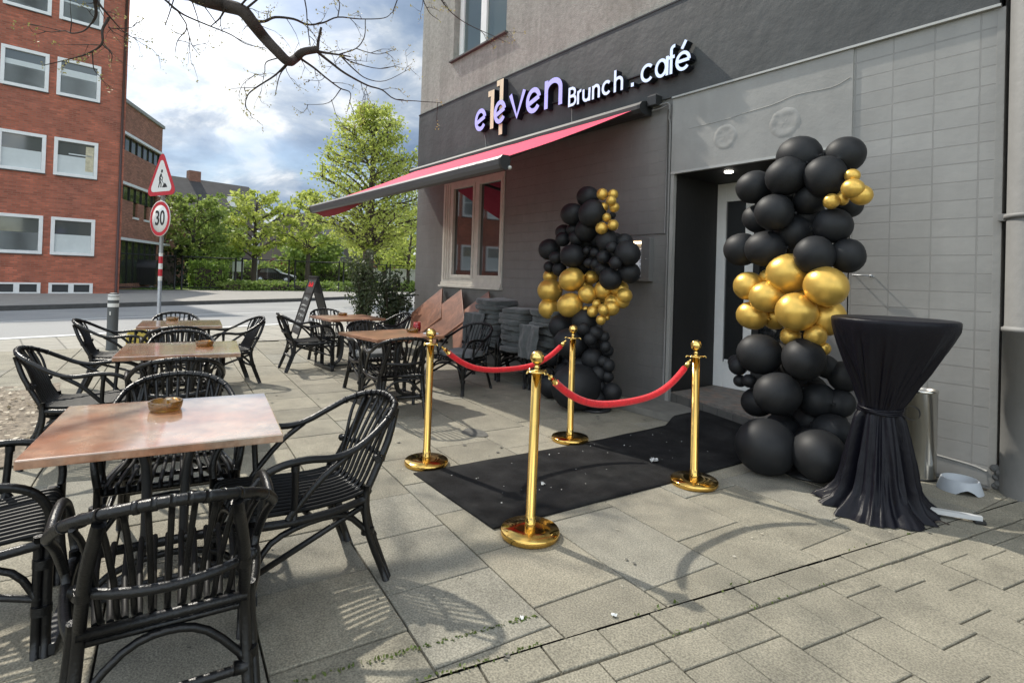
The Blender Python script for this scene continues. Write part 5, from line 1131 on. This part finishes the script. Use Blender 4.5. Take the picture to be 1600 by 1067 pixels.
yel = mat('yellow_plastic', (.62,.48,.10), .5, var=.1)
mb = MB(); pr = [(-.15,0),(.15,0),(.15,.32)]+[(.15*math.cos(a),.32+.11*math.sin(a)) for a in [PI*k/12 for k in range(1,12)]]+[(-.15,.32)]
mb.prism(pr, -.02, .02, Matrix.Rotation(PI/2,4,'X')); mb.build('panel', yel, yb_)
mb = MB()
for (x,z,w_,h_) in [(-.05,.36,.012,.03),(-.02,.36,.012,.03),(.03,.36,.02,.03),(-.03,.30,.06,.02),(-.08,.24,.05,.015),(.02,.24,.07,.015),(-.06,.2,.10,.012)]: mb.box((x,-.0215,z),(x+w_,-.0205,z+h_)); mb.box((x,.0205,z),(x+w_,.0215,z+h_))
mb.build('dark_print', black_s, yb_)

# ================================================================= RED BRICK BUILDING
P0 = Vector((-30.588,1.043,0)); dd = Vector((-.13226,.99122,0)); FA = math.atan2(dd.y, dd.x)
# local frame: X' = along facade (u), outward normal = (dd.y,-dd.x)
MB_RB = Matrix.Translation(P0) @ RZ(FA)           # local x = u, local -y = outwards
rb = empty('brick_building', P0, FA, 'large red brick building with white framed windows at the left', 'building')
HT = 13.75; U0, U1 = -24.0, .20
cols = [(-2.26-1.755*k, -.76-1.755*k) for k in range(12)]; rows_ = [(1.735,3.33),(5.11,6.70),(8.50,10.10),(11.72,13.32)]
holes = [(a,b,c_,d) for a,b in cols for c_,d in rows_]+[(a,b,.02,.545) for a,b in cols]
mb = MB(); wall_xz(mb, U0, U1, -.1, HT, holes, 0, .22)
mb.face([(U1,0,-.1),(U1,14,-.1),(U1,14,HT),(U1,0,HT)]); mb.face([(U0,0,HT),(U1,0,HT),(U1,14,HT),(U0,14,HT)]); mb.face([(U0,14,-.1),(U0,0,-.1),(U0,0,HT),(U0,14,HT)]); mb.face([(U1,14,-.1),(U0,14,-.1),(U0,14,HT),(U1,14,HT)])
brick_f = mat('red_brick_facade', (.46,.135,.080), .85, var=.25, vs=1.6, bump=.3, bs=60, col2=(.36,.115,.075), c2s=.45, c2t=(.42,.62))
streaks(brick_f,.22,.5,.25)
brick_layer(brick_f, .26,.083,.011, mcol=(.30,.15,.105), swz='XZ', depth=.006, tint=.24)
mb.build('wall', brick_f, rb)
mb = MB(); mb.tube([(.07,-.06,.0),(.07,-.06,HT)], .05, 12, smooth=False); mb.build('rain_pipe', mat('brown_pipe',(.07,.035,.03),.5), rb)
mb = MB(); mb.box((U0,-.12,HT+.001),(U1+.1,.3,HT+.12)); mb.build('parapet', white, rb)
def win_proto():
    mb = MB(); w_, h_ = 1.5, 1.6; y0 = -.05; F = .13
    for bx in [((0,y0,0),(w_,.10,F)),((0,y0,h_-F),(w_,.10,h_)),((0,y0,F),(F,.10,h_-F)),((w_-F,y0,F),(w_,.10,h_-F))]: mb.box(*bx, bev=.012)
    f = mb.build('window', white, rb); 
    mb = MB(); mb.box((F,.045,F),(w_-F,.05,h_-F)); mb.build('pane', glass_far, f)
    mb = MB(); mb.box((.10,-.07,-.03),(w_+.02,.05,-.002)); mb.build('sill', kerb_d, f)
    return f
wp = win_proto(); r = random.Random(12)
first = True
bl_me = None
for i,(a,b) in enumerate(cols):
    for j,(c_,d) in enumerate(rows_):
        f = wp if first else copy_tree(wp, rb); first = False; f.location = (a,0,c_)
        hb = {(0,0):.56,(1,0):.56,(0,1):0,(1,1):0,(0,2):.78,(1,2):.72}.get((i,j), r.choice([0,.5,.6,.8]))
        if (i,j) == (0,1):
            mb = MB(); mb.box((1.08,.030,.30),(1.36,.042,1.38)); mb.build('curtain', mat('cream_curtain',(.55,.50,.36),.9,var=.2,vs=9), f)
            mb = MB(); mb.box((.5,.030,.95),(1.3,.041,1.0)); mb.build('blind', blind, f)
        if hb: 
            mb = MB(); mb.box((.135,.036,.135),(1.365,.043,.135+1.33*hb)); mb.build('blind', blind, f)
def bwin():
    mb = MB(); w_,h_ = 1.5,.525; F=.07
    for bx in [((0,-.045,0),(w_,.08,F)),((0,-.045,h_-F),(w_,.08,h_)),((0,-.045,F),(F*1.6,.08,h_-F)),((w_-F*1.6,-.045,F),(w_,.08,h_-F)),((.66,-.045,F),(.84,.08,h_-F)),((F*1.6,-.04,F),(.66,.07,F+.06)),((.84,-.04,F),(w_-F*1.6,.07,F+.06))]: mb.box(*bx, bev=.006)
    f = mb.build('basement_window', white, rb); mb = MB(); mb.box((.1,.03,.07),(1.4,.035,.46)); mb.build('pane', mat('basement_glass',(.05,.055,.06),.15), f); return f
bp = bwin()
for i,(a,b) in enumerate(cols):
    f = bp if i == 0 else copy_tree(bp, rb); f.location = (a,0,.02)

# ================================================================= BRICK ANNEX
Pa = Vector((-35.07,1.297,0)); AZ = math.radians(157)
an = empty('brick_annex', Pa, AZ, 'lower brown brick annex with long window bands behind the red building', 'building')
L_ = 5.75
ah = [(-.3,L_-.12,7.45,8.22),(-.3,L_-.5,4.85,5.62),(-.3,L_-.2,.4,2.70),(1.75,2.35,4.05,4.85),(3.3,3.95,4.05,4.85)]
brick_n = mat('brown_brick_annex', (.38,.165,.105), .85, var=.22, vs=1.5, bump=.3, bs=60); brick_layer(brick_n, .26,.083,.010, mcol=(.21,.13,.10), swz='XZ', depth=.006, tint=.22)
mb = MB(); wall_xz(mb, -3.5, L_, -.1, 9.9, ah, 0, .25); mb.face([(L_,0,-.1),(L_,9,-.1),(L_,9,9.9),(L_,0,9.9)]); mb.face([(-3.5,0,9.9),(L_,0,9.9),(L_,9,9.9),(-3.5,9,9.9)]); mb.build('wall', brick_n, an)
mb = MB(); mb.box((-3.5,-.10,9.901),(L_+.1,.2,10.08)); mb.build('roof_edge', kerb_m, an)
for (a,b,z) in [(-.6,L_,8.225),(-.6,L_-.4,5.625),(-.6,L_+1.6,2.705)]:
    mb = MB(); mb.box((a,-.14,z),(b,.0,z+.14)); mb.build('white_ledge', white, an)
olive = mat('annex_glass', (.045,.055,.03), .08, ior=1.6)
for k,(a,b,c_,d) in enumerate(ah):
    mb = MB(); mb.box((a,.10,c_),(b,.12,d)); f = mb.build('window', olive, an); x = a
    while x < b:
        mb = MB(); mb.box((x,.04,c_),(x+.06,.10,d)); mb.build('mullion', dark_metal, f); x += .82 if k < 3 else 9
for x in (1.72,3.27):
    mb = MB(); mb.box((x,-.08,3.93),(x+.68,-.001,4.04)); mb.build('sill', white, an)
rx = empty('brick_outbuilding', (-49,5.3,0), math.radians(150), 'small red brick block showing behind the speed sign', 'building')
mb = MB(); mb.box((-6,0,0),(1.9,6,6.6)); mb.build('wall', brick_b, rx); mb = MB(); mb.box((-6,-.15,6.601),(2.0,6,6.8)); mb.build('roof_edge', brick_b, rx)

# ================================================================= FAR HOUSES
roof_m = mat('dark_roof_tiles', (.048,.045,.045), .85, var=.2, vs=1, bump=.3, bs=8); facade = mat('far_grey_facade', (.13,.105,.095), .9, var=.15, vs=.4)
def house(name, loc, rot, w_, dp_, eave, ridge, label, fac, nwin, chim=True):
    t = empty(name, loc, rot, label, 'house', 'houses beyond the trees')
    mb = MB(); mb.box((0,0,0),(w_,dp_,eave)); mb.face([(0,0,eave),(0,dp_/2,ridge-.1),(0,dp_,eave)]); mb.face([(w_,0,eave),(w_,dp_,eave),(w_,dp_/2,ridge-.1)]); mb.build('wall', fac, t)
    mb = MB()
    for y0,y1 in ((-.5,dp_/2),(dp_+.5,dp_/2)):
        mb.face([(-.4,y0,eave-.3),(w_+.4,y0,eave-.3),(w_+.4,y1,ridge),(-.4,y1,ridge)]); 
    rf = mb.build('roof', roof_m, t, recalc=True)
    if chim: mb = MB(); mb.box((w_*.25,dp_/2-.5,ridge-1),(w_*.25+1.4,dp_/2+.5,ridge+1.0)); mb.build('chimney', brick_b, rf)
    mb = MB(); mb.box((w_*.6,.8,eave+.6),(w_*.6+1.6,dp_*.4,eave+2.0)); mb.build('dormer', white, rf)
    for i in range(nwin):
        for j in range(3):
            mb = MB(); x = 1+i*(w_-2)/max(1,nwin-1)-.5; mb.box((x,-.06,1.2+j*3),(x+1.0,-.001,2.8+j*3)); f = mb.build('window', white, t); mb = MB(); mb.box((x+.1,-.09,1.3+j*3),(x+.9,-.061,2.7+j*3)); mb.build('pane', glass_far, f)
house('gabled_house', (-76.7,9.0,0), math.radians(103), 10, 11, 8.8, 13.0, 'dark roofed apartment house left behind the green trees', facade, 5)
house('terraced_house', (-92,31,0), math.radians(140), 34, 11, 7.6, 11.6, 'long terrace with sloping dark roof beyond the trees', facade, 8)
mb = MB(); mb.box((0,0,0),(16,.3,1.7)); mb.box((0,-.1,1.7),(16,.4,1.85)); tag(mb.build('garden_wall', mat('white_wall',(.42,.40,.37),.8), loc=(-57,24.5,.1), rot=math.radians(62)), 'whitish garden wall behind the big maple tree', 'wall')

# ================================================================= FENCE, DUMPSTER, LAMP, CAR
fm = mat('black_fence_steel', (.012,.012,.013), .5)
fl = [(-34.9,.9),(-36.1,4.0),(-36.6,7.2),(-36.2,10.2),(-35.6,13.2),(-36.6,17),(-38.4,22.6),(-44,31)]
for i,(a,b) in enumerate(zip(fl,fl[1:])):
    t = empty('fence_panel', (a[0],a[1],.11), math.atan2(b[1]-a[1],b[0]-a[0]), ['black bar fence panel in front of the dumpster','black bar fence gate panel left of the clipped hedge','black fence panel right of the clipped hedge','black fence panel in front of the dark car','black fence panel behind the chalkboard','black fence panel left of the big maple','black fence panel right of the big maple'][i], 'fence', 'fence panels across the road')
    l = math.hypot(b[0]-a[0],b[1]-a[1]); mb = MB()
    for x in (.0,.35): mb.tube([(x,0,0),(x,0,1.95)], .05, 8, smooth=False)
    mb.build('post', fm, t)
    for z in (.12,1.88): mb = MB(); mb.tube([(.35,0,z),(l,0,z)], .034, 6, smooth=False); mb.build('rail', fm, t); mb = MB(); k = .45
    while k < l: mb.tube([(k,0,.12),(k,0,1.88)], .0045, 4, smooth=False, caps=False); k += .12 if i > 1 else .10
    mb.build('bars', fm, t)
du = empty('dumpster', (-38.3,2.3,.11), math.radians(80), 'black wheeled dumpster with rounded lid behind the fence', 'dumpster')
dm = mat('black_hard_plastic', (.018,.018,.02), .4)
Mc2 = Matrix(((0,0,1,0),(1,0,0,0),(0,1,0,0),(0,0,0,1)))
mb = MB(); mb.prism([(-.45,.2),(.45,.2),(.58,1.15),(-.58,1.15)], -1.0, 1.0, Mc2); mb.box((-1.05,-.62,1.15),(1.05,.62,1.22), bev=.01); mb.build('body', dm, du)
mb = MB(); mb.prism([(.62*math.cos(a),1.22+.42*math.sin(a)) for a in [PI*k/14 for k in range(15)]], -1.05, 1.05, Mc2); mb.build('lid', dm, du)
for sx in (-.8,.8):
    for sy in (-.35,.35): mb = MB(); mb.lathe([(0,-.03),(.1,-.03),(.1,.03),(0,.03)], 16, M_=TR(sx,sy,.1) @ Matrix.Rotation(PI/2,4,'X')); mb.build('wheel', mat('grey_castor',(.25,.25,.25),.6) if (sx,sy)==(-.8,-.35) else bpy.data.materials['grey_castor'], du)
lp = empty('street_lamp', (-58.5,13.4,.1), 0, 'slim pale street lamp standing among the trees left of the parked car', 'street lamp')
mb = MB(); mb.tube([(0,0,0),(0,0,4.9)], [.06,.045], 8, smooth=False); mb.build('pole', white_s, lp); mb = MB(); mb.lathe([(0,4.85),(.14,4.88),(.20,5.0),(.16,5.1),(0,5.14)], 16); mb.build('lamp_head', white_s, lp)
ib = empty('information_board', (-66,13.2,.1), math.radians(75), 'small white information board on two legs among the trees', 'board')
mb = MB(); mb.box((-.55,-.03,1.0),(.55,.03,2.1)); mb.build('panel', white_s, ib); mb = MB(); mb.tube([(-.45,0,0),(-.45,0,1.0)],.04,6,smooth=False); mb.tube([(.45,0,0),(.45,0,1.0)],.04,6,smooth=False); mb.build('leg', white_s, ib)
car = empty('parked_car', (-60.5,15.7,.1), math.radians(62), 'dark small car with sky reflection coloured onto its bonnet parked beyond the fence', 'car')
paint = mat('car_black', (.012,.013,.016), .25, coat=.8); paint2 = mat('car_silver_sky_sheen', (.45,.47,.50), .3, .3)  # silver of the rims; on the bonnet it paints in the reflected sky
body = [(-1.95,.35),(-2.0,.70),(-1.85,1.0),(-1.30,1.42),(-.75,1.50),(-.05,1.45),(.55,1.05),(.95,.92),(1.60,.80),(1.95,.62),(2.0,.35)]
Mcar = Matrix(((1,0,0,0),(0,0,1,0),(0,1,0,0),(0,0,0,1)))
mb = MB(); mb.prism(body, -.80, .80, Mcar); mb.build('body', paint, car, recalc=True)
mb = MB(); mb.prism([(.62,1.035),(.96,.93),(1.6,.81),(1.9,.68),(1.9,.64),(.62,.98)], -.70, .70, Matrix(((1,0,0,0),(0,0,1,0),(0,1,0,.02),(0,0,0,1)))); mb.build('bonnet', paint2, car, recalc=True)
mb = MB(); mb.face([(.0,-.68,1.455),(.60,-.76,1.06),(.60,.76,1.06),(.0,.68,1.455)]); mb.build('windscreen', mat('windscreen_sky_glare',(.25,.28,.31),.05), car)  # pale base colour stands in for sky reflected by the windscreen
for sg in (-1,1):
    mb = MB(); mb.prism([(-1.35,1.02),(-1.20,1.36),(-.70,1.43),(-.15,1.39),(.35,1.04)], .801*sg if sg>0 else -.806, .806 if sg>0 else -.801, Mcar); mb.build('side_window', glass_far, car, recalc=True)
    for x in (-1.25,1.25):
        mb = MB(); mb.lathe([(0,-.1),(.3,-.1),(.32,-.07),(.32,.07),(.3,.1),(0,.1)], 24, M_=TR(x,.74*sg,.32) @ Matrix.Rotation(PI/2,4,'X')); wh = mb.build('wheel', black_s, car)
        mb = MB(); mb.lathe([(0,-.02),(.19,-.02),(.19,.02),(0,.02)], 20, M_=TR(x,.845*sg,.32) @ Matrix.Rotation(PI/2,4,'X')); mb.build('rim', paint2, wh)
    mb = MB(); mb.ball((1.88,.55*sg,.66), .11, (.6,1,.7), 12, 8); mb.build('headlight', white_s, car)
mb = MB(); mb.box((1.99,-.26,.42),(2.01,.26,.53)); mb.build('number_plate', white_s, car)

# ================================================================= TREES
def tree(name, loc, H, crown_r, z0, seed, label, lm, nlimb=26, per=9, lsize=.16, lnum=16, trunk=.22, shape='cone', group=None, cat='tree', tw=.5, spread=.32):
    r = random.Random(seed); t = empty(name, loc, 0, label, cat, group)
    mb = MB(); tp = [(0,0,0),(r.uniform(-.1,.1),r.uniform(-.1,.1),H*.3),(r.uniform(-.2,.2),r.uniform(-.2,.2),H*.6),(r.uniform(-.2,.2),r.uniform(-.2,.2),H*.97)]
    mb.tube([(0,0,-.1)]+tp, [trunk*1.25,trunk,trunk*.85,trunk*.45,.02], 9); mb.build('trunk', bark, t)
    mb = MB(); pts = []
    def radius(h):     # h 0..1 through the crown
        if shape == 'cone': return crown_r*(min(1,(h/.16))**.7)*((1-h)**.5*.93+.06)
        return crown_r*math.sqrt(max(0,1-(2*h-1)**2*.9))
    for k in range(nlimb):
        h = (k+r.random())/nlimb; zb_ = z0+(H-z0)*h*.93; a = k*2.399+r.uniform(-.4,.4); R_ = radius(h)*r.uniform(.72,1.08)
        st = Vector((0,0,max(z0*.75,zb_-R_*r.uniform(.25,.55)))); en = Vector((R_*math.cos(a),R_*math.sin(a),min(H*.99,zb_+R_*.12)))
        mid_ = st.lerp(en,.5)+Vector((r.gauss(0,.1),r.gauss(0,.1),.10*R_)); P = [st,mid_,en]; mb.tube(P,[trunk*.36*(1-h*.7),trunk*.2*(1-h*.6),.012],6,sub=3)
        for q in range(per):
            u = .22+.78*(q+r.random())/per; c_ = st.lerp(mid_,u*2) if u < .5 else mid_.lerp(en,u*2-1); b_ = a+r.choice([-1,1])*r.uniform(.4,1.3); l = tw*R_*r.uniform(.4,1)*(1.15-u*.6)
            e_ = c_+Vector((l*math.cos(b_),l*math.sin(b_),l*r.uniform(-.15,.75))); mb.tube([c_,c_.lerp(e_,.5)+Vector((0,0,.03)),e_],[.022,.014,.006],4,sub=2,caps=False)
            for w_ in range(lnum):
                v_ = (.42,.72,1.0)[w_%3]; pts.append(c_.lerp(e_,v_)+Vector((r.gauss(0,spread),r.gauss(0,spread),r.gauss(0,spread*.75)))*(.30+.45*r.random()))
    mb.build('branches', bark, t); leaves('crown', pts, lsize, lm, t, r)
    return t
tree('maple_tree', (-22.8,9.73,.1), 8.95, 3.2, 2.4, 11, 'large bright green maple in spring leaf behind the awning', leaf_y, 60, 15, .088, 15, .27, 'cone', tw=.50, spread=.36)
G = 'trees across the road'
tree('street_tree', (-46,14.4,.1), 8.2, 2.9, 2.9, 5, 'light green tree left of the big maple, partly overlapping it', leaf_y, 26, 9, .19, 11, .20, 'cone', G, spread=.3)
tree('street_tree', (-48.5,10.9,.1), 8.0, 3.1, 2.6, 21, 'rounded light green tree above the parked car', leaf_y, 26, 9, .20, 12, .24, 'round', G, spread=.32)
tree('street_tree', (-42,5.7,.1), 6.3, 2.5, 2.0, 33, 'dense mid green tree behind the clipped hedge', leaf_g, 26, 9, .17, 15, .16, 'round', G, spread=.3)
tree('street_tree', (-52,8.0,.1), 6.6, 2.6, 2.2, 34, 'green tree rising behind the hedge next to the dark roof', leaf_g, 24, 8, .2, 13, .16, 'round', G, spread=.32)
tree('street_tree', (-38,19.5,.1), 6.6, 3.0, 1.8, 41, 'light green tree half hidden by the café corner', leaf_y, 24, 8, .17, 12, .14, 'round', G, spread=.3)
tree('street_tree', (-50,23,.1), 7.4, 4.3, 1.8, 52, 'broad light green tree behind the big maple', leaf_y, 24, 8, .22, 13, .2, 'round', G, spread=.38)
tree('street_tree', (-66,21,.1), 5.4, 3.6, 1.6, 53, 'distant green tree beyond the parked car', leaf_g, 26, 8, .36, 14, .2, 'round', G, spread=.45)
tree('street_tree', (-66,11.0,.1), 5.6, 3.4, 1.8, 54, 'distant green tree behind the street lamp', leaf_g, 24, 8, .34, 14, .2, 'round', G, spread=.45)
tree('street_tree', (-66,30,.1), 7.5, 5.0, 1.2, 55, 'distant light green tree seen low beside the café corner', leaf_y, 28, 8, .4, 14, .2, 'round', G, spread=.5)
tree('red_shrub', (-74,21.5,.1), 2.9, 3.0, .5, 61, 'red leaved shrub behind the parked car', leaf_r, 20, 7, .2, 16, .08, 'round', None, 'shrub', spread=.3)
tree('pink_shrub', (-60,27,.1), 2.4, 2.4, .4, 62, 'pinkish shrub low behind the big maple trunk', leaf_r, 16, 6, .2, 14, .08, 'round', None, 'shrub', spread=.3)
r = random.Random(70)
def hedge(name, cx_, cy_, rot, w_, d_, h_, n, size, m, label, lump=.12, z=.1):
    t = empty(name, (cx_,cy_,z), rot, label, 'hedge'); pts = []
    for _ in range(n):
        q = [r.uniform(-1,1) for _ in range(3)]; k = r.choice([0,0,1,2,2]); q[k] = math.copysign(1-abs(r.gauss(0,.10)), q[k]); 
        b_ = 1+lump*mnoise.noise(Vector((q[0]*2.5*w_/2,q[1]*3,q[2]*2+w_)))*2
        pts.append((q[0]*w_/2*b_, q[1]*d_/2*b_, max(.02,(q[2]+1)/2*h_*b_)))
    leaves('foliage', pts, size, m, t, r)
    mb = MB(); mb.box((-w_*.38,-d_*.3,0),(w_*.38,d_*.3,h_*.75)); mb.build('inner_twigs', bark, t)
hedge('clipped_hedge', -37.6,5.9,math.radians(84),1.9,1.5,1.6,3400,.12,leafmat('hedge_leaves',(.18,.30,.04),(.32,.44,.09),.5),'boxy clipped bright green hedge behind the fence')
low = leafmat('low_hedge_leaves',(.14,.23,.04),(.28,.37,.09),.45)
hedge('low_hedge', -36.6,10.4,math.radians(100),5.6,1.1,.5,3000,.11,low,'low shaggy hedge along the pavement in front of the car',.3)
hedge('low_hedge', -36.8,16.6,math.radians(105),6.0,1.1,.55,3000,.11,low,'low shaggy hedge behind the chalkboard',.3)
hedge('low_hedge', -40.5,25.5,math.radians(116),11,1.2,.65,3600,.13,low,'low hedge right of the big maple',.3)
hedge('low_hedge', -36.4,7.3,math.radians(92),2.0,.9,.45,1000,.10,leaf_g,'low dark green ground shrub at the foot of the clipped hedge',.3)
hedge('far_hedge', -72,16,math.radians(80),26,3,1.9,5200,.30,leaf_g,'far green hedge behind the parked car',.3)
hedge('far_hedge', -74,36,math.radians(105),30,3,2.4,5200,.34,leaf_g,'far green hedge behind the white garden wall',.3)
hedge('wall_hedge', -42.5,2.4,math.radians(80),6,1,2.6,2400,.16,leaf_d,'dark hedge behind the dumpster',.3)
pts = [Vector((-36-r.uniform(0,28), r.uniform(2,30), .12)) for _ in range(9000)]
tag(leaves('verge_grass', pts, .12, low, rng=r, up=.2), 'rough grass growing behind the far fence', 'grass', None, 'stuff')

# ================================================================= STREET TREE WITH THE OVERHANGING LIMB
ot = empty('overhanging_tree', (-6.35,-1.95,0), 0, 'budding street tree whose bare limb reaches in over the top left', 'tree')
fork = Vector((-6.30,-1.80,2.9)); mb = MB()
mb.tube([(-6.35,-1.95,-.05),(-6.37,-1.93,.8),(-6.32,-1.86,2.0),fork,(-6.35,-1.9,4.2),(-6.5,-2.2,6.5),(-6.6,-2.6,9)], [.24,.20,.18,.16,.13,.09,.03], 14); o = mb.build('trunk', bark, ot); o.location = -ot.location
mb = MB(); r = random.Random(9); bud = []
A0 = Vector(BR[0][0][:3]); mb.tube([fork, fork.lerp(A0,.5)+Vector((0,0,.25)), A0], [.115,.09,BR[0][0][3]], 12)
B0 = Vector(BR[25][0][:3]); mb.tube([(-6.35,-1.9,3.9),(-5.8,-1.6,4.6), B0], [.07,.05,BR[25][0][3]], 8)
C0 = Vector(BR[33][0][:3]); mb.tube([Vector(BR[3][-1][:3]), Vector(BR[3][-1][:3]).lerp(C0,.5)+Vector((0,0,.3)), C0], [.006,.007,.008], 6)
def twig(p, d, l, rad, depth):
    n = 4; pts = [p]; q = p.copy(); dd_ = d.normalized()
    for i in range(n):
        dd_ = (dd_+Vector((r.gauss(0,.22),r.gauss(0,.22),r.gauss(0,.2)-.02))).normalized(); q = q+dd_*l/n; pts.append(q.copy())
        if depth and r.random() < .55: twig(q, (dd_+Vector((r.gauss(0,.8),r.gauss(0,.8),r.gauss(0,.6)))), l*.55, rad*.6, depth-1)
    mb.tube(pts, [rad*(1-.8*i/n) for i in range(n+1)], 4, sub=1, caps=False)
    for _ in range(4): bud.append(pts[-1]+Vector((r.gauss(0,.014),r.gauss(0,.014),r.gauss(0,.014))))
    if r.random() < .5: bud.append(pts[2]+Vector((r.gauss(0,.01),)*3))
for k,b_ in enumerate(BR):
    P = [Vector(p[:3]) for p in b_]; R_ = [p[3]*(1.0 if p[3] > .03 else .8) for p in b_]; mb.tube(P, R_, 10 if R_[0] > .03 else 5, sub=4)
    if R_[-1] < .006:
        for _ in range(5): bud.append(P[-1]+Vector((r.gauss(0,.02),r.gauss(0,.02),r.gauss(0,.02))))
    for i in range(1,len(P)):
        L2 = (P[i]-P[i-1]).length; nn_ = max(1,int(L2/.16)) if R_[i] < .03 else 1
        if R_[i] > .03 and r.random() < .45: continue
        for _ in range(nn_):
            if r.random() < .75:
                c_ = P[i-1].lerp(P[i],r.random()); d = (P[i]-P[i-1]).normalized()+Vector((r.gauss(0,.9),r.gauss(0,.9),r.gauss(0,.7))); twig(c_, d, r.uniform(.10,.34), .0042, 1)
o = mb.build('branches', bark_d, ot); o.location = -ot.location
o = leaves('buds', bud, .012, leaf_b, ot, r, elong=1.8); o.location = -ot.location
# crown above the picture so that its shade falls on the paving
mb = MB(); r = random.Random(19)
def grow(p, d, l, rad, depth):
    q = p+d*l; mb.tube([p,p.lerp(q,.5)+Vector((r.gauss(0,.06),r.gauss(0,.06),0))*l,q],[rad,rad*.8,rad*.6],6,sub=2,caps=False)
    if depth:
        for _ in range(3): grow(q,(d+Vector((r.gauss(0,.55),r.gauss(0,.55),r.gauss(0,.3)))).normalized(),l*.72,rad*.55,depth-1)
for k in range(3):
    a = k*1.9+1.6; zz_ = 4.8+k*.5; 
    if -.9 < a-2*PI*round(a/(2*PI)) < 1.5 and zz_ < 6.5: continue
    grow(Vector((-6.4,-2.0-.08*k,zz_)), Vector((math.cos(a),math.sin(a),.65)).normalized(), 1.7, .055, 3)
o = mb.build('upper_branches', bark_d, ot); o.location = -ot.location

# last tidy: no object may carry leftover helper data
for m in bpy.data.materials:
    if 'cur' in m: del m['cur']
